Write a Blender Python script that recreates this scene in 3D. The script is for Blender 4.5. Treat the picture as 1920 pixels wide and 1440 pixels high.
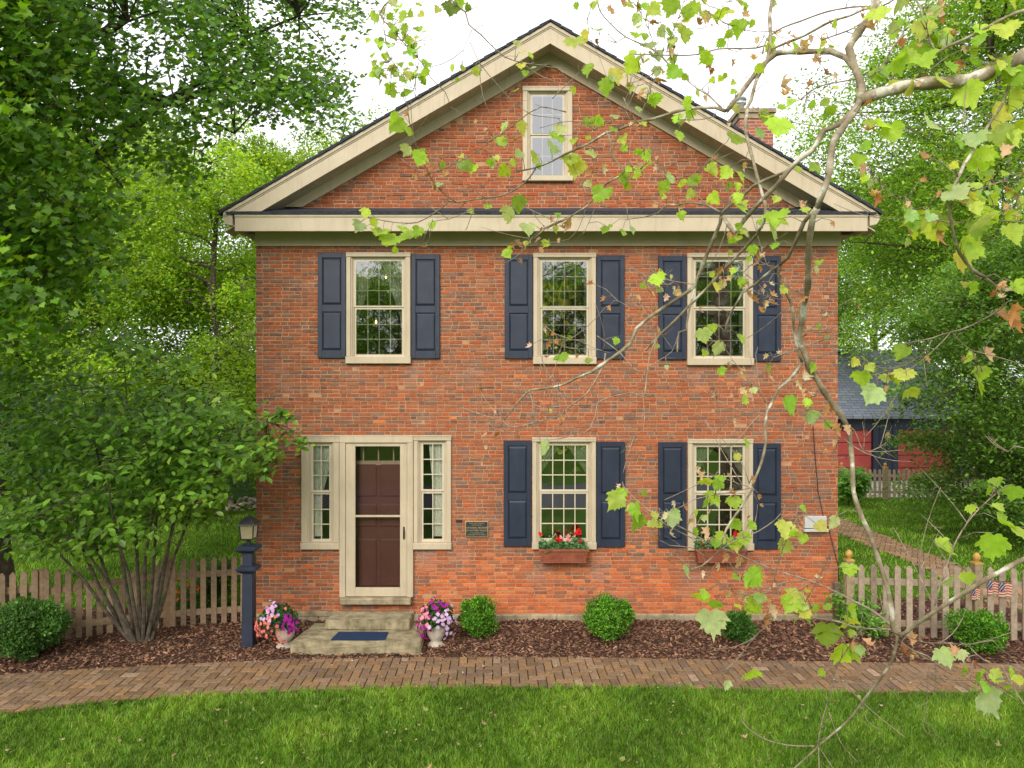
import bpy, math, random
import numpy as np
R = math.radians
random.seed(7); rng = np.random.default_rng(7)
for o in list(bpy.data.objects): bpy.data.objects.remove(o)
scene = bpy.context.scene
COL = scene.collection

# ------------------------------------------------------------------ camera, world, sun, exposure
F = 1330.0; CH = 3.2
cam = bpy.data.cameras.new('camera'); cam.sensor_width = 36; cam.lens = 36*F/1920
cam.shift_y = 20/1920; cam.clip_start = .05; cam.clip_end = 600
co = bpy.data.objects.new('camera', cam); COL.objects.link(co)
co.location = (0, -10, CH); co.rotation_euler = (R(90), 0, 0)
scene.camera = co
SUN_EL, SUN_AZ = R(31), R(200)      # azimuth clockwise from +Y
w = bpy.data.worlds.new('World'); scene.world = w; w.use_nodes = True
nt = w.node_tree; nt.nodes.clear()
out = nt.nodes.new('ShaderNodeOutputWorld')
sky = nt.nodes.new('ShaderNodeTexSky'); sky.sky_type = 'NISHITA'; sky.sun_disc = False
sky.sun_elevation = SUN_EL; sky.sun_rotation = SUN_AZ; sky.dust_density = 3
b1 = nt.nodes.new('ShaderNodeBackground'); b1.inputs['Strength'].default_value = .08
b2 = nt.nodes.new('ShaderNodeBackground'); b2.inputs['Strength'].default_value = 1.0
tc = nt.nodes.new('ShaderNodeTexCoord'); nz = nt.nodes.new('ShaderNodeTexNoise')
nz.inputs['Scale'].default_value = 2.2; nz.inputs['Detail'].default_value = 5
cr = nt.nodes.new('ShaderNodeValToRGB')
cr.color_ramp.elements[0].position = .3; cr.color_ramp.elements[0].color = (.93, .95, 1, 1)
cr.color_ramp.elements[1].position = .75; cr.color_ramp.elements[1].color = (1.12, 1.1, 1.1, 1)
mx = nt.nodes.new('ShaderNodeMixShader'); mx.inputs[0].default_value = .93
L = nt.links.new
L(tc.outputs['Generated'], nz.inputs['Vector']); L(nz.outputs['Fac'], cr.inputs['Fac'])
L(cr.outputs['Color'], b2.inputs['Color']); L(sky.outputs['Color'], b1.inputs['Color'])
L(b1.outputs[0], mx.inputs[1]); L(b2.outputs[0], mx.inputs[2]); L(mx.outputs[0], out.inputs['Surface'])
sl = bpy.data.lights.new('sun', 'SUN'); sl.energy = 1.7; sl.angle = R(30); sl.color = (1, .95, .86)
so = bpy.data.objects.new('sun', sl); COL.objects.link(so)
so.rotation_euler = (R(90)-SUN_EL, 0, math.pi-SUN_AZ)
scene.view_settings.view_transform = 'Standard'; scene.view_settings.look = 'None'
scene.view_settings.exposure = .75; scene.view_settings.gamma = 1

def P(px, py, D): return ((px-960)/F*D, D-10, CH+(740-py)/F*D)
def G(px, py):
    D = CH*F/(py-740); return P(px, py, D)
def W(px, py, D=10.0): return (px-960)/F*D, CH+(740-py)/F*D

# ------------------------------------------------------------------ helpers
def tag(o, label=None, cat=None, group=None, kind=None):
    if label: o['label'] = label
    if cat: o['category'] = cat
    if group: o['group'] = group
    if kind: o['kind'] = kind
    return o
def empty(name, loc=(0, 0, 0), **k):
    o = bpy.data.objects.new(name, None); COL.objects.link(o); o.location = loc; o.empty_display_size = .2
    return tag(o, **k)
def root_loc(p):
    l = np.zeros(3)
    while p: l = l+np.array(p.location); p = p.parent
    return l
def link_mesh(me, name, mat, parent):
    o = bpy.data.objects.new(name, me); COL.objects.link(o)
    if parent: o.parent = parent
    if mat:
        for m in (mat if isinstance(mat, (list, tuple)) else [mat]): me.materials.append(m)
    return o
def np_obj(name, V, Fc, mat, parent=None, col=None, smooth=False, origin=None):
    """V (n,3), Fc (m,k) faces of equal size, col (m,3) colour per face"""
    V = np.asarray(V, dtype=np.float32).reshape(-1, 3); Fc = np.asarray(Fc, dtype=np.int32)
    base = root_loc(parent) if parent else np.zeros(3)
    if origin is not None and not parent: base = np.array(origin)
    V = V-base.astype(np.float32)
    me = bpy.data.meshes.new(name); m, k = Fc.shape
    me.vertices.add(len(V)); me.vertices.foreach_set('co', V.ravel())
    me.loops.add(m*k); me.loops.foreach_set('vertex_index', Fc.ravel())
    me.polygons.add(m); me.polygons.foreach_set('loop_start', np.arange(0, m*k, k, dtype=np.int32))
    if smooth: me.polygons.foreach_set('use_smooth', np.ones(m, dtype=bool))
    me.update(calc_edges=True)
    if col is not None:
        a = me.attributes.new('col', 'FLOAT_COLOR', 'FACE')
        c = np.ones((m, 4), dtype=np.float32); c[:, :3] = col; a.data.foreach_set('color', c.ravel())
    o = link_mesh(me, name, mat, parent)
    if origin is not None and not parent: o.location = origin
    return o
class MB:
    def __init__(s): s.v = []; s.f = []; s.c = []; s.cc = None; s.m = []; s.mi = 0
    def add(s, vs, fs):
        n = len(s.v); s.v += [tuple(v) for v in vs]
        for f in fs: s.f.append(tuple(n+i for i in f)); s.c.append(s.cc); s.m.append(s.mi)
        return s
    def box(s, x0, x1, y0, y1, z0, z1):
        return s.add([(x0,y0,z0),(x1,y0,z0),(x1,y1,z0),(x0,y1,z0),(x0,y0,z1),(x1,y0,z1),(x1,y1,z1),(x0,y1,z1)],
                     [(0,3,2,1),(4,5,6,7),(0,1,5,4),(1,2,6,5),(2,3,7,6),(3,0,4,7)])
    def bbox(s, x0, x1, y0, y1, z0, z1, b=.006):
        """box with chamfered front (-y) edges"""
        return s.add([(x0,y0+b,z0),(x1,y0+b,z0),(x1,y1,z0),(x0,y1,z0),(x0,y0+b,z1),(x1,y0+b,z1),(x1,y1,z1),(x0,y1,z1),
                      (x0+b,y0,z0+b),(x1-b,y0,z0+b),(x1-b,y0,z1-b),(x0+b,y0,z1-b)],
                     [(0,3,2,1),(4,5,6,7),(1,2,6,5),(2,3,7,6),(3,0,4,7),(8,9,10,11),(0,1,9,8),(1,5,10,9),(5,4,11,10),(4,0,8,11)])
    def prism(s, poly, y0, y1):
        n = len(poly)
        return s.add([(x, y0, z) for x, z in poly]+[(x, y1, z) for x, z in poly],
                     [tuple(range(n)), tuple(range(2*n-1, n-1, -1))]+[(i, i+n, (i+1) % n+n, (i+1) % n) for i in range(n)])
    def slab(s, poly, z0, z1):
        n = len(poly)
        return s.add([(x, y, z0) for x, y in poly]+[(x, y, z1) for x, y in poly],
                     [tuple(range(n-1, -1, -1)), tuple(range(n, 2*n))]+[(i, (i+1) % n, (i+1) % n+n, i+n) for i in range(n)])
    def tube(s, pts, rad, n=6, cap=True):
        pts = [np.array(p, float) for p in pts]; m = len(pts)
        if not hasattr(rad, '__len__'): rad = [rad]*m
        ref = None; rings = []
        for i in range(m):
            t = pts[min(i+1, m-1)]-pts[max(i-1, 0)]; t = t/(np.linalg.norm(t)+1e-9)
            if ref is None: ref = np.cross(t, [0, 0, 1.]) if abs(t[2]) < .9 else np.cross(t, [0, 1., 0])
            ref = ref-t*np.dot(ref, t); ref = ref/(np.linalg.norm(ref)+1e-9); b = np.cross(t, ref)
            rings += [pts[i]+rad[i]*(math.cos(2*math.pi*k/n)*ref+math.sin(2*math.pi*k/n)*b) for k in range(n)]
        fs = [(i*n+k, i*n+(k+1) % n, (i+1)*n+(k+1) % n, (i+1)*n+k) for i in range(m-1) for k in range(n)]
        if cap: fs += [tuple(range(n-1, -1, -1)), tuple((m-1)*n+k for k in range(n))]
        return s.add(rings, fs)
    def lathe(s, prof, c, n=20, sq=False):
        vs = []; off = math.pi/n if sq else 0
        for r, z in prof: vs += [(c[0]+r*math.cos(2*math.pi*k/n+off), c[1]+r*math.sin(2*math.pi*k/n+off), c[2]+z) for k in range(n)]
        m = len(prof)
        fs = [(i*n+k, i*n+(k+1) % n, (i+1)*n+(k+1) % n, (i+1)*n+k) for i in range(m-1) for k in range(n)]
        fs += [tuple(range(n-1, -1, -1)), tuple((m-1)*n+k for k in range(n))]
        return s.add(vs, fs)
    def build(s, name, mat, parent=None, smooth=False, origin=None):
        base = root_loc(parent) if parent else (np.array(origin) if origin is not None else np.zeros(3))
        me = bpy.data.meshes.new(name)
        me.from_pydata([(v[0]-base[0], v[1]-base[1], v[2]-base[2]) for v in s.v], [], s.f); me.update()
        if smooth: me.polygons.foreach_set('use_smooth', [True]*len(me.polygons))
        if any(c is not None for c in s.c):
            a = me.attributes.new('col', 'FLOAT_COLOR', 'FACE')
            a.data.foreach_set('color', [x for c in s.c for x in ((*c, 1) if c is not None else (1, 1, 1, 1))])
        o = link_mesh(me, name, mat, parent)
        if any(s.m): me.polygons.foreach_set('material_index', s.m)
        if origin is not None and not parent: o.location = origin
        return o
def copy_tree(o, parent=None, loc=None, **k):
    c = o.copy(); COL.objects.link(c); c.parent = parent
    if loc is not None: c.location = loc
    for ch in list(o.children): copy_tree(ch, c)
    return tag(c, **k)

# ------------------------------------------------------------------ materials
def mat_new(name):
    m = bpy.data.materials.new(name); m.use_nodes = True; t = m.node_tree
    return m, t, t.nodes['Principled BSDF']
def node(t, typ, **k):
    n = t.nodes.new(typ)
    for a, v in k.items(): setattr(n, a, v)
    return n
def noise(t, scale, detail=4, rough=.6, vec=None):
    n = node(t, 'ShaderNodeTexNoise'); n.inputs['Scale'].default_value = scale
    n.inputs['Detail'].default_value = detail; n.inputs['Roughness'].default_value = rough
    if vec: t.links.new(vec, n.inputs['Vector'])
    return n
def ramp(t, src, stops):
    r = node(t, 'ShaderNodeValToRGB'); e = r.color_ramp.elements
    while len(e) < len(stops): e.new(.5)
    for i, (p, c) in enumerate(stops):
        e[i].position = p; e[i].color = (*c, 1) if len(c) == 3 else c
    t.links.new(src, r.inputs['Fac']); return r
def mixc(t, fac, a, b, mode='MIX'):
    m = node(t, 'ShaderNodeMix', data_type='RGBA', blend_type=mode)
    for s, v in ((0, fac), (6, a), (7, b)):
        if isinstance(v, (int, float)): m.inputs[s].default_value = v
        elif isinstance(v, tuple): m.inputs[s].default_value = (*v, 1)
        else: t.links.new(v, m.inputs[s])
    return m.outputs[2]
def bump(t, b, src, strength=.3, dist=.01):
    n = node(t, 'ShaderNodeBump'); n.inputs['Strength'].default_value = strength; n.inputs['Distance'].default_value = dist
    t.links.new(src, n.inputs['Height']); t.links.new(n.outputs[0], b.inputs['Normal'])
def objco(t): return node(t, 'ShaderNodeTexCoord').outputs['Object']
def posn(t): return node(t, 'ShaderNodeNewGeometry').outputs['Position']
def m_noise(name, c1, c2, scale=8, rough=.8, bs=.3, bscale=60, bd=.004, spec=.3, detail=5):
    m, t, b = mat_new(name); v = posn(t)
    n = noise(t, scale, detail, .6, v); r = ramp(t, n.outputs['Fac'], [(.32, c1), (.68, c2)])
    t.links.new(r.outputs[0], b.inputs['Base Color']); b.inputs['Roughness'].default_value = rough
    b.inputs['Specular IOR Level'].default_value = spec
    n2 = noise(t, bscale, 5, .7, v); bump(t, b, n2.outputs['Fac'], bs, bd)
    return m
def m_attr(name, rough=.85, nscale=30, namt=.35, bs=.4, bscale=120, spec=.25, extra=None):
    m, t, b = mat_new(name); a = node(t, 'ShaderNodeAttribute', attribute_name='col'); v = posn(t)
    n = noise(t, nscale, 5, .7, v)
    g = ramp(t, n.outputs['Fac'], [(.25, (1-namt,)*3), (.75, (1+namt*.6,)*3)])
    c = mixc(t, 1.0, a.outputs['Color'], g.outputs[0], 'MULTIPLY')
    if extra: c = extra(t, v, c)
    t.links.new(c, b.inputs['Base Color']); b.inputs['Roughness'].default_value = rough
    b.inputs['Specular IOR Level'].default_value = spec
    n2 = noise(t, bscale, 4, .7, v); bump(t, b, n2.outputs['Fac'], bs, .004)
    return m
def m_leaf(name, transl=.45, rough=.45, spec=.4, vein=False):
    m = bpy.data.materials.new(name); m.use_nodes = True; t = m.node_tree; b = t.nodes['Principled BSDF']
    a = node(t, 'ShaderNodeAttribute', attribute_name='col'); v = posn(t)
    n = noise(t, 25, 3, .6, v); g = ramp(t, n.outputs['Fac'], [(.3, (.85,)*3), (.7, (1.12,)*3)])
    c = mixc(t, 1.0, a.outputs['Color'], g.outputs[0], 'MULTIPLY')
    t.links.new(c, b.inputs['Base Color']); b.inputs['Roughness'].default_value = rough
    b.inputs['Specular IOR Level'].default_value = spec
    tr = node(t, 'ShaderNodeBsdfTranslucent')
    c2 = mixc(t, 1.0, c, (1.5, 1.45, .5), 'MULTIPLY'); t.links.new(c2, tr.inputs['Color'])
    mix = node(t, 'ShaderNodeMixShader'); mix.inputs[0].default_value = transl
    o = t.nodes['Material Output']
    t.links.new(b.outputs[0], mix.inputs[1]); t.links.new(tr.outputs[0], mix.inputs[2]); t.links.new(mix.outputs[0], o.inputs['Surface'])
    return m
def m_glass(name, refl=.28, tint=(.85, .9, .88)):
    m = bpy.data.materials.new(name); m.use_nodes = True; t = m.node_tree; t.nodes.clear()
    o = node(t, 'ShaderNodeOutputMaterial'); tr = node(t, 'ShaderNodeBsdfTransparent'); tr.inputs[0].default_value = (*tint, 1)
    g = node(t, 'ShaderNodeBsdfGlossy'); g.inputs['Roughness'].default_value = .015
    n = noise(t, 5, 3, .5, posn(t)); bm = node(t, 'ShaderNodeBump'); bm.inputs['Strength'].default_value = .07; bm.inputs['Distance'].default_value = .012
    t.links.new(n.outputs['Fac'], bm.inputs['Height']); t.links.new(bm.outputs[0], g.inputs['Normal'])
    fr = node(t, 'ShaderNodeFresnel'); fr.inputs[0].default_value = 1.5
    ad = node(t, 'ShaderNodeMath', operation='ADD'); ad.use_clamp = True; ad.inputs[1].default_value = refl
    mix = node(t, 'ShaderNodeMixShader')
    t.links.new(fr.outputs[0], ad.inputs[0]); t.links.new(ad.outputs[0], mix.inputs[0])
    t.links.new(tr.outputs[0], mix.inputs[1]); t.links.new(g.outputs[0], mix.inputs[2]); t.links.new(mix.outputs[0], o.inputs['Surface'])
    return m
def mapped(t, v, sc):
    mp = node(t, 'ShaderNodeMapping'); mp.inputs['Scale'].default_value = sc; t.links.new(v, mp.inputs['Vector']); return mp.outputs[0]
def brick_extra(t, v, c):
    # mottled firing, pale lime bloom, vertical rain streaks: all fixed to the wall
    n = noise(t, 14, 4, .7, v); f = ramp(t, n.outputs['Fac'], [(.4, (0, 0, 0)), (.72, (.55,)*3)])
    c = mixc(t, f.outputs[0], c, (.34, .17, .1))
    n = noise(t, 1.3, 6, .65, v); f = ramp(t, n.outputs['Fac'], [(.55, (0, 0, 0)), (.74, (.4,)*3)])
    c = mixc(t, f.outputs[0], c, (.38, .23, .17))
    n = noise(t, 1, 6, .7, mapped(t, v, (5, 5, .7))); f = ramp(t, n.outputs['Fac'], [(.52, (0, 0, 0)), (.75, (.5,)*3)])
    return mixc(t, f.outputs[0], c, (.15, .075, .055))
def worn(m, amt=.35, dirt=(.2, .16, .1)):
    t = m.node_tree; b = t.nodes['Principled BSDF']; l = b.inputs['Base Color'].links[0]; src = l.from_socket; v = posn(t)
    n = noise(t, 1, 6, .75, mapped(t, v, (16, 16, 2.5))); f = ramp(t, n.outputs['Fac'], [(.5, (0, 0, 0)), (.8, (amt,)*3)])
    c = mixc(t, f.outputs[0], src, dirt); n = noise(t, 30, 5, .8, v); f = ramp(t, n.outputs['Fac'], [(.66, (0, 0, 0)), (.76, (amt*1.2,)*3)])
    t.links.new(mixc(t, f.outputs[0], c, dirt), b.inputs['Base Color'])
M = {}
M['brick'] = m_attr('brick', .9, 38, .55, .7, 160, extra=brick_extra)
M['mortar'] = m_noise('mortar', (.38, .19, .1), (.52, .29, .165), 6, .95, .5, 90)
M['trim'] = m_noise('cream paint', (.5, .41, .285), (.57, .47, .335), 3, .5, .15, 30, .003)
M['sash'] = m_noise('pale sash paint', (.56, .48, .35), (.64, .56, .42), 3, .5, .1, 30, .003)
M['navy'] = m_noise('navy paint', (.013, .019, .038), (.022, .03, .056), 5, .5, .25, 70, .003, .45)
M['black_shingle'] = m_noise('dark shingle', (.02, .022, .028), (.06, .064, .075), 30, .9, .6, 90, .006)
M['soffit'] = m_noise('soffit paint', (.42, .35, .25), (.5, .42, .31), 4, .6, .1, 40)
M['brown_door'] = m_noise('brown door paint', (.17, .075, .06), (.2, .09, .072), 6, .5, .1, 50)
M['black_metal'] = m_noise('black metal', (.012, .012, .016), (.03, .03, .036), 20, .45, .1, 80, spec=.5)
M['glass'] = m_glass('window glass', .3)
M['glass_side'] = m_glass('sidelight glass', .06, (.97, .98, .97)); M['glass_attic'] = m_glass('attic glass', .34)
M['screen'] = m_glass('door glass', .0, (.8, .76, .76))
M['sandstone'] = m_noise('sandstone', (.2, .155, .09), (.46, .38, .25), 5, .95, .7, 30, .012)
M['step'] = m_noise('mossy stone', (.16, .13, .07), (.42, .35, .22), 7, .95, .7, 60, .008)
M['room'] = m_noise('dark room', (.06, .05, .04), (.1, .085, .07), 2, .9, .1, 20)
M['curtain'] = m_leaf('lace curtain', .35, .9, .1)
M['concrete'] = m_noise('pale urn', (.42, .37, .3), (.6, .53, .44), 12, .8, .3, 60)
M['mat'] = m_noise('blue mat', (.008, .022, .06), (.014, .035, .09), 60, .95, .6, 300)
M['fence'] = m_attr('weathered pine', .85, 18, .4, .5, 60)
M['wood_box'] = m_noise('stained cedar', (.2, .055, .03), (.33, .1, .055), 10, .6, .3, 40)
M['bark'] = m_noise('bark', (.045, .035, .024), (.15, .12, .085), 14, .95, .8, 35, .02)
M['leaf'] = m_leaf('leaf', .45); M['leaf_shrub'] = m_leaf('shrub leaf', .3, .5)
M['maple'] = m_leaf('maple leaf', .5, .38, .5)
M['syc'] = m_leaf('sycamore leaf', .5, .5, .35); M['dead'] = m_leaf('dead leaf', .3, .8, .1)
M['petal'] = m_leaf('petal', .3, .6, .2)
M['grass'] = m_leaf('grass blade', .3, .6, .25)
M['gold'] = m_noise('golden finial', (.42, .23, .05), (.6, .36, .1), 20, .6, .2, 60)
M['bronze'] = m_noise('dark plaque', (.02, .026, .03), (.04, .045, .045), 30, .5, .1, 80)
M['brass'] = m_noise('brass', (.35, .26, .12), (.5, .4, .2), 20, .45, .1, 80)
M['white'] = m_noise('white plastic', (.46, .46, .45), (.54, .54, .52), 4, .5, .05, 40)
M['road'] = m_noise('asphalt', (.09, .09, .095), (.13, .13, .135), 6, .9, .3, 100)
M['gravel'] = m_noise('gravel', (.4, .38, .36), (.7, .67, .63), 14, .95, .5, 40)
M['red_door'] = m_noise('red door', (.36, .055, .05), (.42, .075, .065), 4, .6, .1, 30)
M['metal'] = m_noise('galvanised', (.4, .42, .45), (.6, .62, .65), 8, .35, .1, 50, spec=.6); M['metal'].node_tree.nodes['Principled BSDF'].inputs['Metallic'].default_value = .7
M['yellow_pot'] = m_noise('yellow pot', (.45, .3, .02), (.55, .38, .04), 5, .5, .1, 40)
def m_emit(name, c, s):
    m, t, b = mat_new(name); b.inputs['Base Color'].default_value = (*c, 1)
    b.inputs['Emission Color'].default_value = (*c, 1); b.inputs['Emission Strength'].default_value = s; return m
M['bulb'] = m_emit('bulb', (1, .55, .18), 6)
for k_ in ('trim', 'sash', 'soffit'): worn(M[k_])
worn(M['navy'], .2, (.07, .085, .12)); worn(M['step'], .6, (.04, .045, .02)); worn(M['sandstone'], .6, (.07, .06, .04)); worn(M['concrete'], .4)
# lamp glass
m, t, b = mat_new('lamp glass'); b.inputs['Base Color'].default_value = (.6, .5, .32, 1); b.inputs['Roughness'].default_value = .25
b.inputs['Transmission Weight'].default_value = .5; M['lampglass'] = m
# ground sheet
m, t, b = mat_new('lawn soil and turf'); v = posn(t)
n = noise(t, .55, 6, .6, v); n2 = noise(t, 18, 4, .7, v)
r1 = ramp(t, n.outputs['Fac'], [(.35, (.05, .12, .01)), (.5, (.085, .18, .014)), (.7, (.13, .23, .02))])
r2 = ramp(t, n2.outputs['Fac'], [(.3, (.6,)*3), (.7, (1.25,)*3)])
t.links.new(mixc(t, 1.0, r1.outputs[0], r2.outputs[0], 'MULTIPLY'), b.inputs['Base Color']); b.inputs['Roughness'].default_value = .95
b.inputs['Specular IOR Level'].default_value = .1
bump(t, b, noise(t, 40, 5, .8, v).outputs['Fac'], 1, .03); M['lawn'] = m
# mulch base
M['mulch_base'] = m_noise('mulch base', (.035, .016, .01), (.12, .055, .032), 30, .95, 1, 60, .02)
M['chip'] = m_attr('mulch chip', .9, 60, .4, .3, 90)
M['paver'] = m_attr('clay paver', .92, 30, .5, .5, 140)
M['joint'] = m_noise('sandy joint', (.03, .035, .012), (.08, .065, .035), 9, .95, .5, 60)
# shingled garage roof
m, t, b = mat_new('slate blue shingles'); v = objco(t)
bt = node(t, 'ShaderNodeTexBrick'); bt.inputs['Scale'].default_value = 1
bt.inputs['Brick Width'].default_value = .35; bt.inputs['Row Height'].default_value = .16; bt.inputs['Mortar Size'].default_value = .012
bt.inputs['Color1'].default_value = (.17, .19, .25, 1); bt.inputs['Color2'].default_value = (.24, .26, .33, 1); bt.inputs['Mortar'].default_value = (.08, .09, .12, 1)
t.links.new(v, bt.inputs['Vector']); t.links.new(bt.outputs[0], b.inputs['Base Color']); b.inputs['Roughness'].default_value = .9
M['garage_roof'] = m
# sycamore bark: olive brown with pale flaked patches
m, t, b = mat_new('sycamore bark'); v = posn(t)
n = noise(t, 9, 4, .55, v); n2 = noise(t, 40, 4, .7, v)
r1 = ramp(t, n.outputs['Fac'], [(.4, (.17, .13, .075)), (.52, (.28, .23, .14)), (.58, (.36, .31, .22)), (.61, (.54, .5, .4)), (.85, (.62, .59, .5))])
r2 = ramp(t, n2.outputs['Fac'], [(.3, (.7,)*3), (.7, (1.2,)*3)])
t.links.new(mixc(t, 1.0, r1.outputs[0], r2.outputs[0], 'MULTIPLY'), b.inputs['Base Color']); b.inputs['Roughness'].default_value = .8
bump(t, b, n2.outputs['Fac'], .4, .004); M['syc_bark'] = m

# ------------------------------------------------------------------ foliage helpers
def rand_rot(n, tilt=None, down=None):
    """random rotation matrices (n,3,3)"""
    q = rng.normal(size=(n, 4)); q /= np.linalg.norm(q, axis=1)[:, None]
    w_, x, y, z = q.T
    return np.stack([1-2*(y*y+z*z), 2*(x*y-z*w_), 2*(x*z+y*w_), 2*(x*y+z*w_), 1-2*(x*x+z*z), 2*(y*z-x*w_),
                     2*(x*z-y*w_), 2*(y*z+x*w_), 1-2*(x*x+y*y)], axis=1).reshape(n, 3, 3)
def rot_from(nrm, upv):
    """columns: x, tip direction y, normal z"""
    z = nrm/np.linalg.norm(nrm, axis=1)[:, None]
    y = upv-z*np.sum(upv*z, axis=1)[:, None]; y /= (np.linalg.norm(y, axis=1)[:, None]+1e-9)
    x = np.cross(y, z); return np.stack([x, y, z], axis=2)
# leaf templates: flat in xy, base at origin, tip +y, unit size
def fan(outline, cx=0, cy=.45, cup=.12):
    o = np.array([(x, y, cup*(x*x+(y-.4)**2)) for x, y in outline]); c = np.array([[cx, cy, 0]])
    V = np.vstack([c, o]); n = len(o)
    return V, np.array([(0, i+1, (i+1) % n+1) for i in range(n)])
DIAMOND = (np.array([[0, 0, 0], [.27, .5, .06], [0, 1, -.05], [-.27, .5, .06]]), np.array([(0, 1, 2), (0, 2, 3)]))
OVAL = (np.array([[0, 0, 0], [.2, .25, .05], [.25, .6, .06], [0, 1, -.06], [-.25, .6, .06], [-.2, .25, .05]]), np.array([(0, 1, 2), (0, 2, 3), (0, 3, 4), (0, 4, 5)]))
MAPLE = fan([(0, 0), (.16, .1), (.42, .02), (.36, .2), (.56, .42), (.3, .48), (.22, .62), (.16, .66), (0, 1), (-.16, .66), (-.22, .62), (-.3, .48), (-.56, .42), (-.36, .2), (-.42, .02), (-.16, .1)], cup=.2)
SYC = fan([(0, .08), (.1, .0), (.24, -.02), (.3, .07), (.46, .1), (.44, .2), (.56, .3), (.62, .44), (.48, .46), (.42, .54), (.44, .66), (.3, .66), (.24, .76), (.1, .84), (0, 1.02),
           (-.1, .84), (-.24, .76), (-.3, .66), (-.44, .66), (-.42, .54), (-.48, .46), (-.62, .44), (-.56, .3), (-.44, .2), (-.46, .1), (-.3, .07), (-.24, -.02), (-.1, .0)], cy=.35, cup=.25)
DEAD = fan([(0, 0), (.12, .1), (.3, .08), (.22, .3), (.36, .5), (.14, .55), (.12, .8), (0, 1), (-.1, .7), (-.3, .6), (-.18, .4), (-.34, .2), (-.1, .12)], cup=1.1)
def scatter(tmpl, pts, rot, size, col):
    V, T = tmpl; n = len(pts); k = len(V)
    A = np.einsum('nij,kj->nki', rot, V)*np.asarray(size).reshape(-1, 1, 1)+np.asarray(pts)[:, None, :]
    Fa = (T[None]+(np.arange(n)*k)[:, None, None]).reshape(-1, 3)
    return A.reshape(-1, 3), Fa, np.repeat(col, len(T), axis=0)
def pick(cols, n, jit=.2):
    c = np.array(cols)[rng.integers(0, len(cols), n)]
    return np.clip(c*(1+rng.normal(0, jit, (n, 1)))*(1+rng.normal(0, .05, (n, 3))), .004, .95)
def join_sc(parts):
    V, Fs, C = [], [], []; off = 0
    for v, f, c in parts: V.append(v); Fs.append(f+off); C.append(c); off += len(v)
    return np.vstack(V), np.vstack(Fs), np.vstack(C)

# ================================================================== GROUND
mb = MB(); mb.add([(-250, -250, -.004), (250, -250, -.004), (250, 250, -.004), (-250, 250, -.004)], [(0, 1, 2, 3)])
tag(mb.build('ground', M['lawn']), kind='structure')
mb = MB(); mb.slab([(-60, -15.2), (60, -15.2), (60, -9.9), (-60, -9.9)], -.1, .004)
tag(mb.build('road', M['road']), kind='structure')
# rising verge across the road
def grid(name, x0, x1, y0, y1, nx, ny, fz, mat):
    xs = np.linspace(x0, x1, nx); ys = np.linspace(y0, y1, ny)
    V = np.array([(x, y, fz(x, y)) for y in ys for x in xs])
    Fc = np.array([(j*nx+i, j*nx+i+1, (j+1)*nx+i+1, (j+1)*nx+i) for j in range(ny-1) for i in range(nx-1)])
    return np_obj(name, V, Fc, mat, smooth=True)
tag(grid('hillside', -60, 60, -16.5, -90, 40, 24, lambda x, y: -.05+max(0, (-16.6-y))*.07+.4*math.sin(x*.13)*min(1, max(0, -17-y)/12), M['lawn']), kind='structure')

# path edges (far edge, near edge) in ground coordinates
far_e = [G(-420, 1330), G(-200, 1296), G(0, 1270), G(180, 1258), G(330, 1251), G(545, 1241), G(800, 1237), G(1100, 1238), G(1400, 1243), G(1700, 1248), G(1920, 1250), G(2300, 1250)]
near_e = [G(-420, 1430), G(-200, 1378), G(0, 1340), G(200, 1315), G(400, 1304), G(560, 1297), G(700, 1292), G(900, 1289), G(1200, 1290), G(1400, 1294), G(1600, 1300), G(1920, 1300), G(2300, 1302)]
fx, fy = [p[0] for p in far_e], [p[1] for p in far_e]; nx_, ny_ = [p[0] for p in near_e], [p[1] for p in near_e]
FAR = lambda x: np.interp(x, fx, fy); NEAR = lambda x: np.interp(x, nx_, ny_)
xs = np.linspace(-9, 9, 60)
def clip(poly, f):
    out_ = []; n = len(poly)
    for i in range(n):
        a, b_ = poly[i], poly[(i+1) % n]; fa, fb = f(*a), f(*b_)
        if fa >= 0: out_.append(a)
        if (fa >= 0) != (fb >= 0): u = fa/(fa-fb); out_.append((a[0]+(b_[0]-a[0])*u, a[1]+(b_[1]-a[1])*u))
    return out_
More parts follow.
